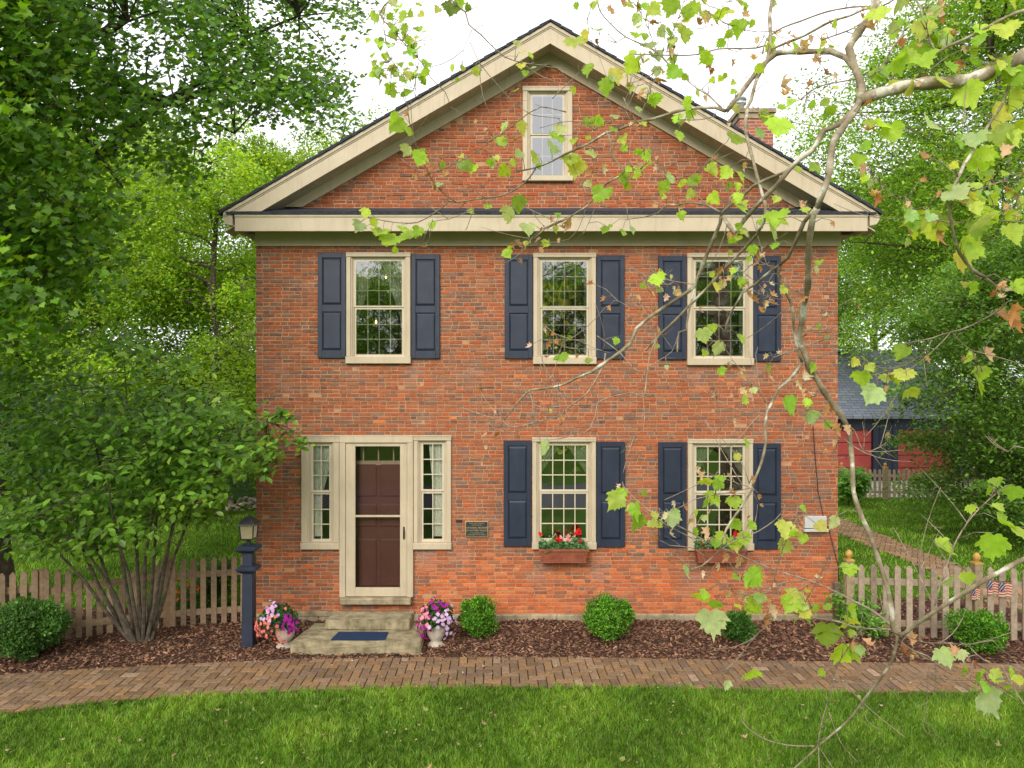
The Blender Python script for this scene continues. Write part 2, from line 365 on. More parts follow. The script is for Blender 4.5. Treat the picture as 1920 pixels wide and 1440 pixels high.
def pavers(name, ang, inside, bounds, sheet, z=.006, edges=(), lift=1.0):
    mb = MB(); mb.cc = (.09, .075, .04); mb.mi = 1
    n = len(sheet); mb.add([(x, y, z) for x, y in sheet], [tuple(range(n))]); mb.mi = 0
    b = .1; ca, sa = math.cos(ang), math.sin(ang); g = .0055
    x0, x1, y0, y1 = bounds; rad = max(x1-x0, y1-y0)
    cx, cy = (x0+x1)/2, (y0+y1)/2; N = int(rad/b)+4
    pal = [(.27, .16, .08), (.25, .15, .08), (.3, .175, .085), (.23, .15, .085), (.21, .13, .07), (.29, .185, .11), (.25, .16, .095), (.2, .13, .085)]
    for i in range(-N, N):
        for j in range(-N, N):
            k = (i-j) % 4
            if k == 0: u0, u1, v0, v1 = i*b, (i+2)*b, j*b, (j+1)*b
            elif k == 3: u0, u1, v0, v1 = i*b, (i+1)*b, j*b, (j+2)*b
            else: continue
            uc, vc = (u0+u1)/2, (v0+v1)/2; X = cx+ca*uc-sa*vc; Y = cy+sa*uc+ca*vc
            if not (x0 < X < x1 and y0 < Y < y1) or not inside(X, Y): continue
            zt = z+.022+random.gauss(0, .0018); tx, ty = random.gauss(0, .006), random.gauss(0, .006)
            c = random.choice(pal); s = random.uniform(.82, 1.1)*lift
            if random.random() < .012: c = (.36, .25, .16)
            mb.cc = tuple(q*s for q in c)
            cs = [(u0+g, v0+g), (u1-g, v0+g), (u1-g, v1-g), (u0+g, v1-g)]
            pw_ = [(cx+ca*u-sa*v, cy+sa*u+ca*v) for u, v in cs]
            for ef in edges: pw_ = clip(pw_, ef)
            n = len(pw_)
            if n < 3: continue
            mxx, myy = sum(q[0] for q in pw_)/n, sum(q[1] for q in pw_)/n
            e = .93 if n == 4 else .9
            tilt = lambda q: (q[0]-mxx)*tx+(q[1]-myy)*ty
            mb.add([(q[0], q[1], z-.004) for q in pw_]+[(q[0], q[1], zt-.003+tilt(q)) for q in pw_]+[(mxx+(q[0]-mxx)*e, myy+(q[1]-myy)*e, zt+tilt(q)) for q in pw_],
                   [(i_, (i_+1) % n, (i_+1) % n+n, i_+n) for i_ in range(n)]+[(i_+n, (i_+1) % n+n, (i_+1) % n+2*n, i_+2*n) for i_ in range(n)]+[tuple(range(2*n, 3*n))])
    return tag(mb.build(name, [M['paver'], M['joint']]), kind='structure')
sheet = [(x, NEAR(x)-.03) for x in xs]+[(x, FAR(x)+.02) for x in xs[::-1]]
pavers('path', R(1.5), lambda x, y: NEAR(x)-.13 < y < FAR(x)+.13, (-6.8, 6.8, -4.5, -.9), sheet, .006, (lambda x, y: FAR(x)+.02-y, lambda x, y: y-NEAR(x)+.02))
# rear path running diagonally across the back lawn
bp = [G(1480, 940), G(1575, 972), G(1725, 1034), G(1840, 1080), G(1960, 1120), G(1900, 1150), G(1790, 1098), G(1725, 1062), G(1600, 1012), G(1480, 962)]
def inpoly(poly):
    def f(x, y):
        c = False; n = len(poly)
        for i in range(n):
            x1, y1 = poly[i][:2]; x2, y2 = poly[(i+1) % n][:2]
            if (y1 > y) != (y2 > y) and x < (x2-x1)*(y-y1)/(y2-y1)+x1: c = not c
        return c
    return f
pavers('path', R(60), inpoly(bp), (min(p[0] for p in bp), max(p[0] for p in bp), min(p[1] for p in bp), max(p[1] for p in bp)), [(p[0], p[1]) for p in bp][::-1], lift=1.35)
# gravel drive before the garage
mb = MB(); mb.add([(7, 12.1, .004), (30, 12.1, .004), (30, 17.5, .004), (7, 17.5, .004)], [(0, 1, 2, 3)])
tag(mb.build('driveway', M['gravel']), kind='structure')
# mulch bed
def bedz(x, y):  # gentle mound toward the wall
    f = FAR(x); t_ = min(1, max(0, (y-f)/.25)); return .006+.018*t_+.01*math.sin(x*5+y*7)*t_
nxg, nyg = 130, 26; V = []
back = lambda x: .3 if -3.6 < x < 4.6 else (.55 if x < 0 else 1.1)
for j in range(nyg):
    for x in np.linspace(-7.4, 7.4, nxg):
        f = FAR(x)+.0; y = f+(back(x)-f)*j/(nyg-1); V.append((x, y, bedz(x, y) if j else -.01))
Fc = [(j*nxg+i, j*nxg+i+1, (j+1)*nxg+i+1, (j+1)*nxg+i) for j in range(nyg-1) for i in range(nxg-1)]
tag(np_obj('soil_bed', V, Fc, M['mulch_base'], smooth=True), kind='structure')
n = 26000
X = rng.uniform(-7.2, 7.2, n); fr = rng.uniform(0, 1, n)
f_ = np.interp(X, fx, fy)-.03; bk = np.where((X > -3.6) & (X < 4.6), .0, np.where(X < 0, .45, 1.0)); Y = f_+(bk-f_)*fr
Z = np.array([bedz(a, q) for a, q in zip(X, Y)])+rng.uniform(0, .018, n)
CHIP = (np.array([[-.5, -.16, 0], [.5, -.2, .0], [.45, .2, .05], [-.45, .16, .0], [-.4, 0, .14], [.4, 0, .16]]), np.array([(0, 1, 5), (0, 5, 4), (1, 2, 5), (2, 3, 4), (2, 4, 5), (3, 0, 4)]))
nrm = np.stack([rng.normal(0, .35, n), rng.normal(0, .35, n), np.ones(n)], 1); a_ = rng.uniform(0, 6.28, n)
rt = rot_from(nrm, np.stack([np.cos(a_), np.sin(a_), 0*a_], 1))
v_, f2, c_ = scatter(CHIP, np.stack([X, Y, Z], 1), rt, rng.uniform(.022, .065, n), pick([(.16, .075, .045), (.25, .125, .07), (.1, .05, .03), (.36, .2, .12), (.2, .1, .06), (.06, .03, .022)], n))
tag(np_obj('mulch', v_, f2, M['chip'], col=c_), 'dark brown bark mulch chips covering the bed below the brick wall', 'mulch', kind='stuff')
# ------------------------------------------------------------------ grass
def grass(name, n, xr, yr, h, wd, ok, label, cols, zf=None):
    X = rng.uniform(*xr, n); Y = rng.uniform(*yr, n); k = ok(X, Y); X, Y = X[k], Y[k]; n = len(X)
    def fn(wl, k=10):
        out_ = np.zeros(n)
        for _ in range(k):
            a = rng.uniform(0, 6.28); f = 6.28/(wl*rng.uniform(.6, 1.5)); out_ += np.sin((X*math.cos(a)+Y*math.sin(a))*f+rng.uniform(0, 6.28))
        return out_/math.sqrt(k/2)
    big, cl = fn(1.3), fn(.16); pat = np.clip(.5+.3*big, 0, 1); clp = np.clip(.5+.32*cl, 0, 1)
    H = h*rng.uniform(.4, 1.2, n)*(.55+.75*clp)*(.85+.3*pat); a = rng.uniform(0, math.pi, n); ww = wd*rng.uniform(.6, 1.3, n)
    dx, dy = np.cos(a)*ww, np.sin(a)*ww; la = fn(.22)*2.2+rng.normal(0, .9, n); le = H*rng.uniform(.2, 1.0, n)
    lx, ly = np.cos(la)*le, np.sin(la)*le; z0 = np.zeros(n)
    V = np.stack([np.stack([X-dx, Y-dy, z0], 1), np.stack([X+dx, Y+dy, z0], 1), np.stack([X+dx*.7+lx*.35, Y+dy*.7+ly*.35, H*.6], 1),
                  np.stack([X-dx*.7+lx*.35, Y-dy*.7+ly*.35, H*.6], 1), np.stack([X+lx, Y+ly, H*.95], 1)], 1).reshape(-1, 3)
    o = np.arange(n)*5; T = np.stack([o, o+1, o+2, o, o+2, o+3, o+3, o+2, o+4], 1).reshape(-1, 3)
    c = pick(cols, n, .25)*(.62+.45*pat+.3*clp)[:, None]*np.array([1, 1, 1])+np.array([.05, .02, .005])*np.clip(big*.4, 0, 1)[:, None]; c = np.repeat(c, 3, axis=0)
    return tag(np_obj(name, V, T, M['grass'], col=c), label, 'grass', kind='stuff')
GC = [(.11, .24, .015), (.16, .32, .02), (.21, .36, .03), (.07, .17, .014), (.27, .34, .08), (.12, .27, .018)]
grass('grass', 380000, (-5.6, 5.6), (-5.4, -1.9), .058, .0026, lambda x, y: y < np.interp(x, nx_, ny_)+.02-np.abs(rng.normal(0, .012, len(x))), 'mown green lawn in front of the brick path', GC)
grass('grass', 60000, (-11, -3.7), (.7, 9.5), .07, .006, lambda x, y: y > .7, 'green lawn sloping away behind the left picket fence', GC)
ib = inpoly(bp); ipv = np.vectorize(ib)
grass('grass', 90000, (4.8, 16), (.9, 12), .06, .006, lambda x, y: ~ipv(x, y), 'bright green back lawn between the fence and the garage', [tuple(q*1.2 for q in c) for c in GC])
n = 420
X = rng.uniform(-4.6, 4.6, n); Y = rng.uniform(-4.3, -1.6, n); nrm = np.stack([rng.normal(0, .3, n), rng.normal(0, .3, n), np.ones(n)], 1); a_ = rng.uniform(0, 6.28, n)
v_, f2, c_ = scatter(DEAD, np.stack([X, Y, .035+rng.uniform(0, .015, n)], 1), rot_from(nrm, np.stack([np.cos(a_), np.sin(a_), 0*a_], 1)), rng.uniform(.012, .045, n)*np.where(rng.random(n) < .08, 2, 1), pick([(.4, .28, .14), (.5, .45, .25), (.3, .32, .1), (.45, .3, .2)], n))
tag(np_obj('fallen_leaves', v_, f2, M['dead'], col=c_), 'small tan fallen leaves scattered over the lawn and path', 'leaf litter', kind='stuff')

# ================================================================== HOUSE
XL, XR = -3.609, 4.594; CX = .52; DEPTH = 8.2
house = empty('brick_house', (.5, 0, 0), label='two storey red brick house with cream trim and navy shutters', cat='house')
SL = .578
def gz(x): return 7.86-abs(x-CX)*SL          # top line of gable brick
wins = {'UL': (650, 770, 474, 682), 'UM': (1000, 1117, 475, 683), 'UR': (1288, 1411, 475, 685), 'LM': (998, 1117, 820, 1029), 'LR': (1289, 1411, 823, 1031), 'AT': (980, 1073, 163, 341),
        'SL': (566, 637, 818, 1029), 'SR': (776, 846, 818, 1029)}
rect = {}
for k_, (a, b_, c, d) in wins.items():
    x0, z1 = W(a, c); x1, z0 = W(b_, d); rect[k_] = (x0, x1, z0, z1)
dx0, dz1 = W(637.5, 818); dx1, dz0 = W(775.5, 1118); door_r = (dx0, dx1, dz0, dz1)
holes = [(a+.03, b_-.03, c+.03, d-.03) for a, b_, c, d in list(rect.values())+[door_r]]
def in_hole(x, z0, z1):
    for a, b_, c, d in holes:
        if a < x < b_ and min(z1, d)-max(z0, c) > .5*(z1-z0): return True
    return False
bm_ = MB(); Z0 = .12; pitch = .0535; row = 0; z = Z0
RED = [(.44, .105, .036), (.39, .11, .045), (.35, .12, .058), (.41, .13, .055), (.32, .105, .055), (.4, .095, .034), (.37, .145, .075)]
DRK = [(.22, .105, .075), (.2, .12, .09), (.25, .125, .085), (.18, .095, .075), (.26, .15, .11)]
ORG = [(.68, .15, .04), (.6, .14, .042), (.7, .2, .06), (.5, .13, .05)]
ST = [W(px, py) for px, py in ((1000, 1080), (1112, 1075), (655, 700), (768, 705), (1296, 705), (1405, 702), (1292, 1085), (1408, 1080), (870, 700), (790, 1050), (640, 1050), (850, 1045))]
while z < 7.9:
    darkrow = random.uniform(.24, .42)
    if z > 5.5: darkrow *= .6
    h = pitch-.0105
    cuts = [XL, XR]
    for a, b_, c, d in holes:
        if min(z+h, d)-max(z, c) > .5*h: cuts += [a, b_]
    cuts = sorted(cuts)
    hd = row % 2 == 0; x = XL-(.0 if hd else .048)+random.gauss(0, .004)-.03*(row % 2)
    while x < XR:
        ln = (.083 if hd else .171)+random.gauss(0, .003)
        if random.random() < .96: hd = not hd
        isd = ln < .12
        x0, x1 = x, x+ln; x = x1+.0095
        x0, x1 = max(x0, XL+.001), min(x1, XR-.001)
        if z > 5.6:
            if min(gz(x0), gz(x1)) < z+h-.06 or z+h > 7.85: continue
        segs = [(x0, x1)]
        for a, b_, c, d in holes:
            if min(z+h, d)-max(z, c) > .4*h:
                ns = []
                for s0, s1 in segs:
                    if s1 <= a or s0 >= b_: ns.append((s0, s1)); continue
                    if s0 < a: ns.append((s0, a))
                    if s1 > b_: ns.append((b_, s1))
                segs = ns
        for s0, s1 in segs:
            if s1-s0 < .02: continue
            low = min(1, 1.7*max(0, 1-(z/1.2)))*(1.0 if s0 > -1.4 else .35)*(.7+.4*math.sin(s0*1.3+.9+z*2)**2)
            u = random.random()
            if u < low*.85 or u < .025 and z < 3.6: c = random.choice(ORG)
            elif u < low*.8+darkrow*(1.25 if isd else .75)*(1-low) and not (z > 5.6 and u > .3): c = random.choice(DRK)
            else: c = random.choice(RED)
            if z > 5.6: c = (c[0]*.95, c[1]*.82, c[2]*.78)  # gable shade put into the brick colour: redder and darker above the cornice
            for sxx, szz in ST:
                wq = math.exp(-((s0-sxx)/.13)**2-((z-szz)/.16)**2)*random.uniform(.3, .75); c = tuple(c[k]*(1-wq)+(.36, .25, .21)[k]*wq for k in range(3))
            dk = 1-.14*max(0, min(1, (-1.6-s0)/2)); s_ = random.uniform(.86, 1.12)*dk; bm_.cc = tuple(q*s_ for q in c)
            y = random.gauss(-.001, .0022); j = lambda: random.gauss(0, .0016); e = .004
            F4 = [(s0+j(), z+j()), (s1+j(), z+j()), (s1+j(), z+h+j()), (s0+j(), z+h+j())]
            ty = random.gauss(0, .0012)
            fr4 = [(F4[0][0]+e, y, F4[0][1]+e), (F4[1][0]-e, y+ty, F4[1][1]+e), (F4[2][0]-e, y+ty, F4[2][1]-e), (F4[3][0]+e, y, F4[3][1]-e)]
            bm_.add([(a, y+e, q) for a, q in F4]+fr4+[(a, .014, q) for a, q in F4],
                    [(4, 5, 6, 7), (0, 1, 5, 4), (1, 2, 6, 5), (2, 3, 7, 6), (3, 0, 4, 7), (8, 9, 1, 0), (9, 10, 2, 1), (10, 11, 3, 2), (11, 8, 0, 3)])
    z += pitch; row += 1
# mortar face with openings, reveals, side and back walls
bm_.mi = 1; bm_.cc = (.5, .3, .2); YM = .005
hs = [h_ for h_ in holes]
xc = sorted(set([XL, XR]+[h_[0] for h_ in hs]+[h_[1] for h_ in hs])); zc = sorted(set([.0, 5.6]+[min(5.6, h_[2]) for h_ in hs]+[min(5.6, h_[3]) for h_ in hs]))
for i in range(len(xc)-1):
    for j in range(len(zc)-1):
        mx_, mz = (xc[i]+xc[i+1])/2, (zc[j]+zc[j+1])/2
        if any(a < mx_ < b_ and c < mz < d for a, b_, c, d in hs): continue
        for y in (YM, .3): bm_.add([(xc[i], y, zc[j]), (xc[i+1], y, zc[j]), (xc[i+1], y, zc[j+1]), (xc[i], y, zc[j+1])], [(0, 1, 2, 3)])
a, b_, c, d = hs[5]
for pl in ([(XL, 5.6), (a, 5.6), (a, gz(a)), (XL, gz(XL)+.01)], [(b_, 5.6), (XR, 5.6), (XR, gz(XR)+.01), (b_, gz(b_))], [(a, 5.6), (b_, 5.6), (b_, c), (a, c)], [(a, d), (b_, d), (b_, gz(b_)), (CX, gz(CX)), (a, gz(a))]):
    bm_.add([(q[0], YM, q[1]) for q in pl], [tuple(range(len(pl)))])
for a, b_, c, d in hs:
    bm_.add([(a, YM, c), (b_, YM, c), (b_, YM, d), (a, YM, d), (a, .3, c), (b_, .3, c), (b_, .3, d), (a, .3, d)], [(0, 1, 5, 4), (1, 2, 6, 5), (2, 3, 7, 6), (3, 0, 4, 7)])
bm_.build('wall', [M['brick'], M['mortar']], house)
# side and rear walls with procedural brick
m, t, b = mat_new('side brickwork'); v = objco(t)
sx = node(t, 'ShaderNodeSeparateXYZ'); cb = node(t, 'ShaderNodeCombineXYZ'); ad = node(t, 'ShaderNodeMath', operation='ADD')
t.links.new(v, sx.inputs[0]); t.links.new(sx.outputs[0], ad.inputs[0]); t.links.new(sx.outputs[1], ad.inputs[1]); t.links.new(ad.outputs[0], cb.inputs[0]); t.links.new(sx.outputs[2], cb.inputs[1])
bt = node(t, 'ShaderNodeTexBrick'); bt.inputs['Scale'].default_value = 1; bt.inputs['Brick Width'].default_value = .21; bt.inputs['Row Height'].default_value = pitch; bt.inputs['Mortar Size'].default_value = .006
bt.inputs['Color1'].default_value = (.4, .12, .07, 1); bt.inputs['Color2'].default_value = (.2, .08, .06, 1); bt.inputs['Mortar'].default_value = (.5, .3, .2, 1)
t.links.new(cb.outputs[0], bt.inputs['Vector']); t.links.new(bt.outputs[0], b.inputs['Base Color']); b.inputs['Roughness'].default_value = .9
bump(t, b, bt.outputs['Fac'], -.5, .006); M['sidebrick'] = m
mb = MB()
for x, x2 in ((XL, XL+.28), (XR-.28, XR)): mb.box(x, x2, .31, DEPTH, 0, 5.5)
mb.box(XL+.28, XR-.28, DEPTH-.3, DEPTH, 0, 5.5)
mb.prism([(XL, 5.5), (XR, 5.5), (CX, 7.9)], DEPTH-.3, DEPTH)
for x, x2 in ((XL, XL+.012), (XR-.012, XR)): mb.box(x, x2, YM+.001, .31, .1, 5.5)
mb.build('side_wall', M['sidebrick'], house)
# foundation
mb = MB(); x = XL-.01
while x < XR:
    ln = random.uniform(.35, .95); x2 = min(x+ln, XR+.01)
    mb.bbox(x, x2-.012, -.03+random.uniform(-.012, .012), .02, -.1, .113+random.uniform(-.006, .003), .016); x = x2
mb.box(XL, XR, -.012, .007, -.1, .1)
mb.build('foundation', M['sandstone'], house)
# floors / dark rooms inside
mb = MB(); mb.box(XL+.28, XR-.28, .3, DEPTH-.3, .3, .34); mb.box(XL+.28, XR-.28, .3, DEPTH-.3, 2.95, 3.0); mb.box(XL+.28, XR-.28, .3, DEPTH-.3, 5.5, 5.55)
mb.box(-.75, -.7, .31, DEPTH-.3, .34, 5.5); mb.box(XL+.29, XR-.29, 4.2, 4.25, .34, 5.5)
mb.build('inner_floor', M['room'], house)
# --- windows
def sheet_v(g, x0, x1, y, z0, z1): g.add([(x0, y, z0), (x1, y, z0), (x1, y, z1), (x0, y, z1)], [(0, 1, 2, 3)])
def window(name, r, cols, rt_, rb,  casing=.062, sill=.1, glass='glass', split=.505, cover='drape'):
    x0, x1, z0, z1 = r
    fr = MB(); c = casing
    fr.bbox(x0, x0+c, -.035, .06, z0+sill, z1-c); fr.bbox(x1-c, x1, -.035, .06, z0+sill, z1-c)
    fr.bbox(x0-.004, x1+.004, -.042, .06, z1-c, z1); fr.bbox(x0-.006, x1+.006, -.06, .08, z0, z0+sill-.001)
    fr.box(x0+.01, x1-.01, -.046, -.0425, z1-.022, z1-.004)
    i0, i1, k0, k1 = x0+c, x1-c, z0+sill, z1-c
    for g in (.0, .018):   # stepped jamb
        fr.box(i0+g*.99, i0+g+.0175, -.012+g, .09, k0, k1); fr.box(i1-g-.0175, i1-g*.99, -.012+g, .09, k0, k1)
    fr.box(i0+.036, i1-.036, .0, .09, k1-.02, k1)
    wo = fr.build('window', M['trim'], house)
    s = MB(); a0, a1, b0, b1 = i0+.036, i1-.036, k0, k1-.021; sw = .034; zm = b0+(b1-b0)*split
    for (q0, q1, y) in ((zm, b1, .016), (b0, zm-.001, .03)):
        s.bbox(a0, a0+sw, y, y+.035, q0, q1, .003); s.bbox(a1-sw, a1, y, y+.035, q0, q1, .003)
        s.bbox(a0+sw, a1-sw, y, y+.035, q1-(.034 if q1 == b1 else .03), q1, .003); s.bbox(a0+sw, a1-sw, y, y+.035, q0, q0+(.03 if q0 == zm else .04), .003)
    s.build('sash', M['sash'], wo)
    mu = MB()
    for (q0, q1, y, nr) in ((zm+.03, b1-.034, .02, rt_), (b0+.04, zm-.031, .034, rb)):
        for k in range(1, cols):
            xx = a0+sw+(a1-a0-2*sw)*k/cols; mu.box(xx-.0065, xx+.0065, y, y+.014, q0, q1)
        for k in range(1, nr):
            zz = q0+(q1-q0)*k/nr; mu.box(a0+sw, a1-sw, y-.0015, y+.0125, zz-.0065, zz+.0065)
    mu.build('muntin', M['sash'], wo)
    gy = -.012 if name in ('UL', 'UM', 'UR', 'AT') else .016
    g = MB(); sheet_v(g, a0+sw-.005, a1-sw+.005, .02+gy, zm+.025, b1-.03); sheet_v(g, a0+sw-.005, a1-sw+.005, .034+gy, b0+.035, zm-.025)
    g.build('pane', M[glass], wo)
    return wo, (a0, a1, b0, b1)
def curtain(parent, polys, y=.085, col=(.75, .76, .7), amp=.012, freq=60):
    """polys: list of (left edge fn, right edge fn, z0, z1); hanging folds"""
    Vs, Fs, n0 = [], [], 0
    for xl, xr, z0, z1 in polys:
        nu, nv = 26, 14
        for j in range(nv):
            z = z0+(z1-z0)*j/(nv-1)
            for i in range(nu):
                u = i/(nu-1); x = xl(z)+(xr(z)-xl(z))*u
                Vs.append((x, y+amp*math.sin(u*34+math.sin(z*3)), z))
        Fs += [(n0+j*nu+i, n0+j*nu+i+1, n0+(j+1)*nu+i+1, n0+(j+1)*nu+i) for j in range(nv-1) for i in range(nu-1)]; n0 = len(Vs)
    return np_obj('curtain', Vs, Fs, M['curtain'], parent, col=np.tile(np.array(col), (len(Fs), 1)), smooth=True)
for k_ in ('UL', 'UM', 'UR', 'LM', 'LR'):
    wo, (a0, a1, b0, b1) = window(k_, rect[k_], 4, 3, 3)
    w_ = a1-a0; h_ = b1-b0; zt = b1; mid = (a0+a1)/2
    if k_ == 'UL':
        curtain(wo, [(lambda z: a0, lambda z: a0+.05+.42*w_*max(0, (z-(b0+.4*h_)))/(.6*h_), b0+.3*h_, zt), (lambda z: a1-.06-.4*w_*max(0, (z-(b0+.4*h_)))/(.6*h_), lambda z: a1, b0+.3*h_, zt)], col=(.5, .52, .38))
    elif k_ in ('LM', 'LR'):
        curtain(wo, [(lambda z: a0, lambda z: a0+.02+.44*w_*max(0, (z-(b0+.68*h_)))/(.32*h_), b0+.66*h_, zt), (lambda z: a1-.02-.44*w_*max(0, (z-(b0+.68*h_)))/(.32*h_), lambda z: a1, b0+.66*h_, zt)], col=(.6, .62, .48))
    else:
        curtain(wo, [(lambda z: a0, lambda z: a0+.09*w_, b0, zt), (lambda z: a1-.09*w_, lambda z: a1, b0, zt)], col=(.4, .42, .36))
window('AT', rect['AT'], 3, 2, 2, .07, .07, 'glass_attic')
for k_ in ('SL', 'SR'):
    wo, (a0, a1, b0, b1) = window(k_, rect[k_], 2, 3, 3, .085 if k_ == 'SL' else .06, .09, 'glass_side'); w_ = a1-a0; h_ = b1-b0
    if k_ == 'SL':
        curtain(wo, [(lambda z: a0, lambda z: a0+w_*(.97 if z > b0+.85*h_ else .5+.47*max(0, min(1, (z-b0-.48*h_)/(.37*h_)))), b0+.05*h_, b1)], col=(.92, .93, .86))
    else:
        curtain(wo, [(lambda z: a0+w_*(.5-.2*max(0, (z-b0-.5*h_)/(.5*h_))), lambda z: a1, b0+.05*h_, b1)], col=(.92, .93, .86))
# --- shutters
def shutter(x0, x1, z0, z1):
    s = MB(); y = -.04; st = .062; zm = z0+(z1-z0)*.47
    s.bbox(x0, x0+st, y, -.004, z0, z1, .004); s.bbox(x1-st, x1, y, -.004, z0, z1, .004)
    for a, b_ in ((z0, z0+.1), (zm-.045, zm+.045), (z1-.07, z1)): s.box(x0+st, x1-st, y+.001, -.004, a, b_)
    s.box(x0+st, x1-st, -.02, -.005, z0+.1, z1-.07)
    for a, b_ in ((z0+.1, zm-.045), (zm+.045, z1-.07)):
        p0, p1, q0, q1 = x0+st+.008, x1-st-.008, a+.008, b_-.008; e = .03
        s.add([(p0, -.0205, q0), (p1, -.0205, q0), (p1, -.0205, q1), (p0, -.0205, q1), (p0+e*.5, -.036, q0+e), (p1-e*.5, -.036, q0+e), (p1-e*.5, -.036, q1-e), (p0+e*.5, -.036, q1-e)],
              [(4, 5, 6, 7), (0, 1, 5, 4), (1, 2, 6, 5), (2, 3, 7, 6), (3, 0, 4, 7)])
    return s.build('shutter', M['navy'], house)
for a, b_, c, d in ((596, 649, 474, 671), (771, 825, 477, 672), (946, 999, 478, 672), (1118, 1171, 479, 673), (1234, 1287, 480, 674), (1411, 1464, 480, 677),
                    (944, 996.5, 826, 1024), (1118, 1172, 828, 1025), (1234, 1287, 829, 1026), (1411, 1464, 831, 1029)):
    x0, z1 = W(a, c, 9.98); x1, z0 = W(b_, d, 9.98); shutter(x0+.003, x1-.003, z0, z1)
# --- door surround
d0, d1, e0, e1 = door_r
fr = MB(); c = .085
fr.bbox(d0+.002, d0+c, -.05, .2, e0, e1-.09); fr.bbox(d1-c, d1-.002, -.05, .2, e0, e1-.09); fr.bbox(d0+.002, d1-.002, -.055, .2, e1-.09, e1+.012)
fr.box(d0+.03, d0+.045, -.056, -.0505, e0, e1-.09); fr.box(d1-.045, d1-.03, -.056, -.0505, e0, e1-.09)
fr.box(rect['SL'][0]-.01, rect['SR'][1]+.01, -.058, -.056, e1+.004, e1+.02)
dfr = fr.build('door_frame', M['trim'], house)
s0, s1, t0, t1 = d0+c+.003, d1-c-.003, e0+.005, e1-.094
sd = MB(); y = -.03
sx0, sz1 = W(666, 837, 9.97); sx1, sz0 = W(750, 1102, 9.97); _, zb = W(0, 968, 9.97)
sd.bbox(s0, sx0, y, .01, t0, t1, .004); sd.bbox(sx1, s1, y, .01, t0, t1, .004)
sd.bbox(sx0, sx1, y, .01, sz1, t1, .004); sd.bbox(sx0, sx1, y, .01, t0, sz0, .004); sd.bbox(sx0, sx1, y+.004, .008, zb-.014, zb+.014, .003)
sdo = sd.build('storm_door', M['trim'], house)
g = MB(); sheet_v(g, sx0, sx1, -.007, sz0, zb-.015); sheet_v(g, sx0, sx1, -.007, zb+.015, sz1); g.build('pane', M['screen'], sdo)
h_ = MB(); hx, hz = W(757, 1000, 9.95); h_.tube([(hx, -.031, hz-.07), (hx, -.06, hz-.05), (hx, -.068, hz), (hx, -.06, hz+.05), (hx, -.031, hz+.07)], .009, 8); h_.box(hx-.011, hx+.011, -.034, -.03, hz-.09, hz+.09)
h_.build('handle', M['black_metal'], sdo)
# inner six-panel door with transom
dr = MB(); yi = .13; _, zt = W(0, 868, 10.13)
dr.box(s0-.02, s1+.02, yi, yi+.04, t0, zt-.03)
pw = (s1-s0)*.5
for i in range(2):
    p0 = s0+.1+i*(s1-s0-.2+.04)/2; p1 = p0+(s1-s0-.24)/2
    for a, b_ in ((.1, .78), (.95, 1.28), (1.38, 1.86), (1.95, zt-.1-t0)):
        if b_-a < .1: continue
        a, b_ = t0+a, t0+b_
        dr.add([(p0, yi-.001, a), (p1, yi-.001, a), (p1, yi-.001, b_), (p0, yi-.001, b_), (p0+.02, yi-.012, a+.02), (p1-.02, yi-.012, a+.02), (p1-.02, yi-.012, b_-.02), (p0+.02, yi-.012, b_-.02)], [(4, 5, 6, 7), (0, 1, 5, 4), (1, 2, 6, 5), (2, 3, 7, 6), (3, 0, 4, 7)])
dr.build('door', M['brown_door'], house)
tr = MB(); tr.box(s0-.02, s1+.02, yi-.01, yi+.06, zt-.03, zt+.03)
for k in range(1, 4): xx = s0+(s1-s0)*k/4; tr.box(xx-.01, xx+.01, yi, yi+.02, zt+.03, t1+.02)
tro = tr.build('transom', M['trim'], house); g = MB(); sheet_v(g, s0-.02, s1+.02, yi+.03, zt+.031, t1+.02); g.build('pane', M['glass'], tro)
# stone sill
mb = MB(); sxa, sza = W(637, 1119, 9.9); sxb, szb = W(770, 1134, 9.9); mb.bbox(sxa-.0, sxb+.0, -.12, .2, szb, e0-.002, .012); mb.build('doorstep', M['sandstone'], house)
mb = MB(); xa, za = W(548, 1145); xb, zb_ = W(777, 1154); mb.bbox(xa, xb, -.05, -.012, zb_, za, .006); mb.build('sill_board', M['step'], house)
# --- cornice, frieze, rakes, roof
S = 137.8; Dp = -.35
def Wf(px, py): return (px-960)/S, CH+(740-py)/S
fx0, fz1 = Wf(440, 402.5); fx1, fz0 = Wf(1627, 433.5)
mb = MB()
mb.bbox(fx0, fx1, Dp, Dp+.03, fz0, fz1, .004); mb.box(fx0, fx0+.03, Dp+.03, .0, fz0, fz1); mb.box(fx1-.03, fx1, Dp+.03, .0, fz0, fz1)
mb.box(fx0, fx1, Dp-.012, Dp, fz1-.03, fz1+.0)
fr0, frz1 = W(480, 433, 9.97); fr1, frz0 = W(1578, 461, 9.97)
mb.build('fascia', M['trim'], house)
mb = MB(); mb.bbox(XL-.004, XR+.03, -.03, .005, frz0, 5.5, .004)
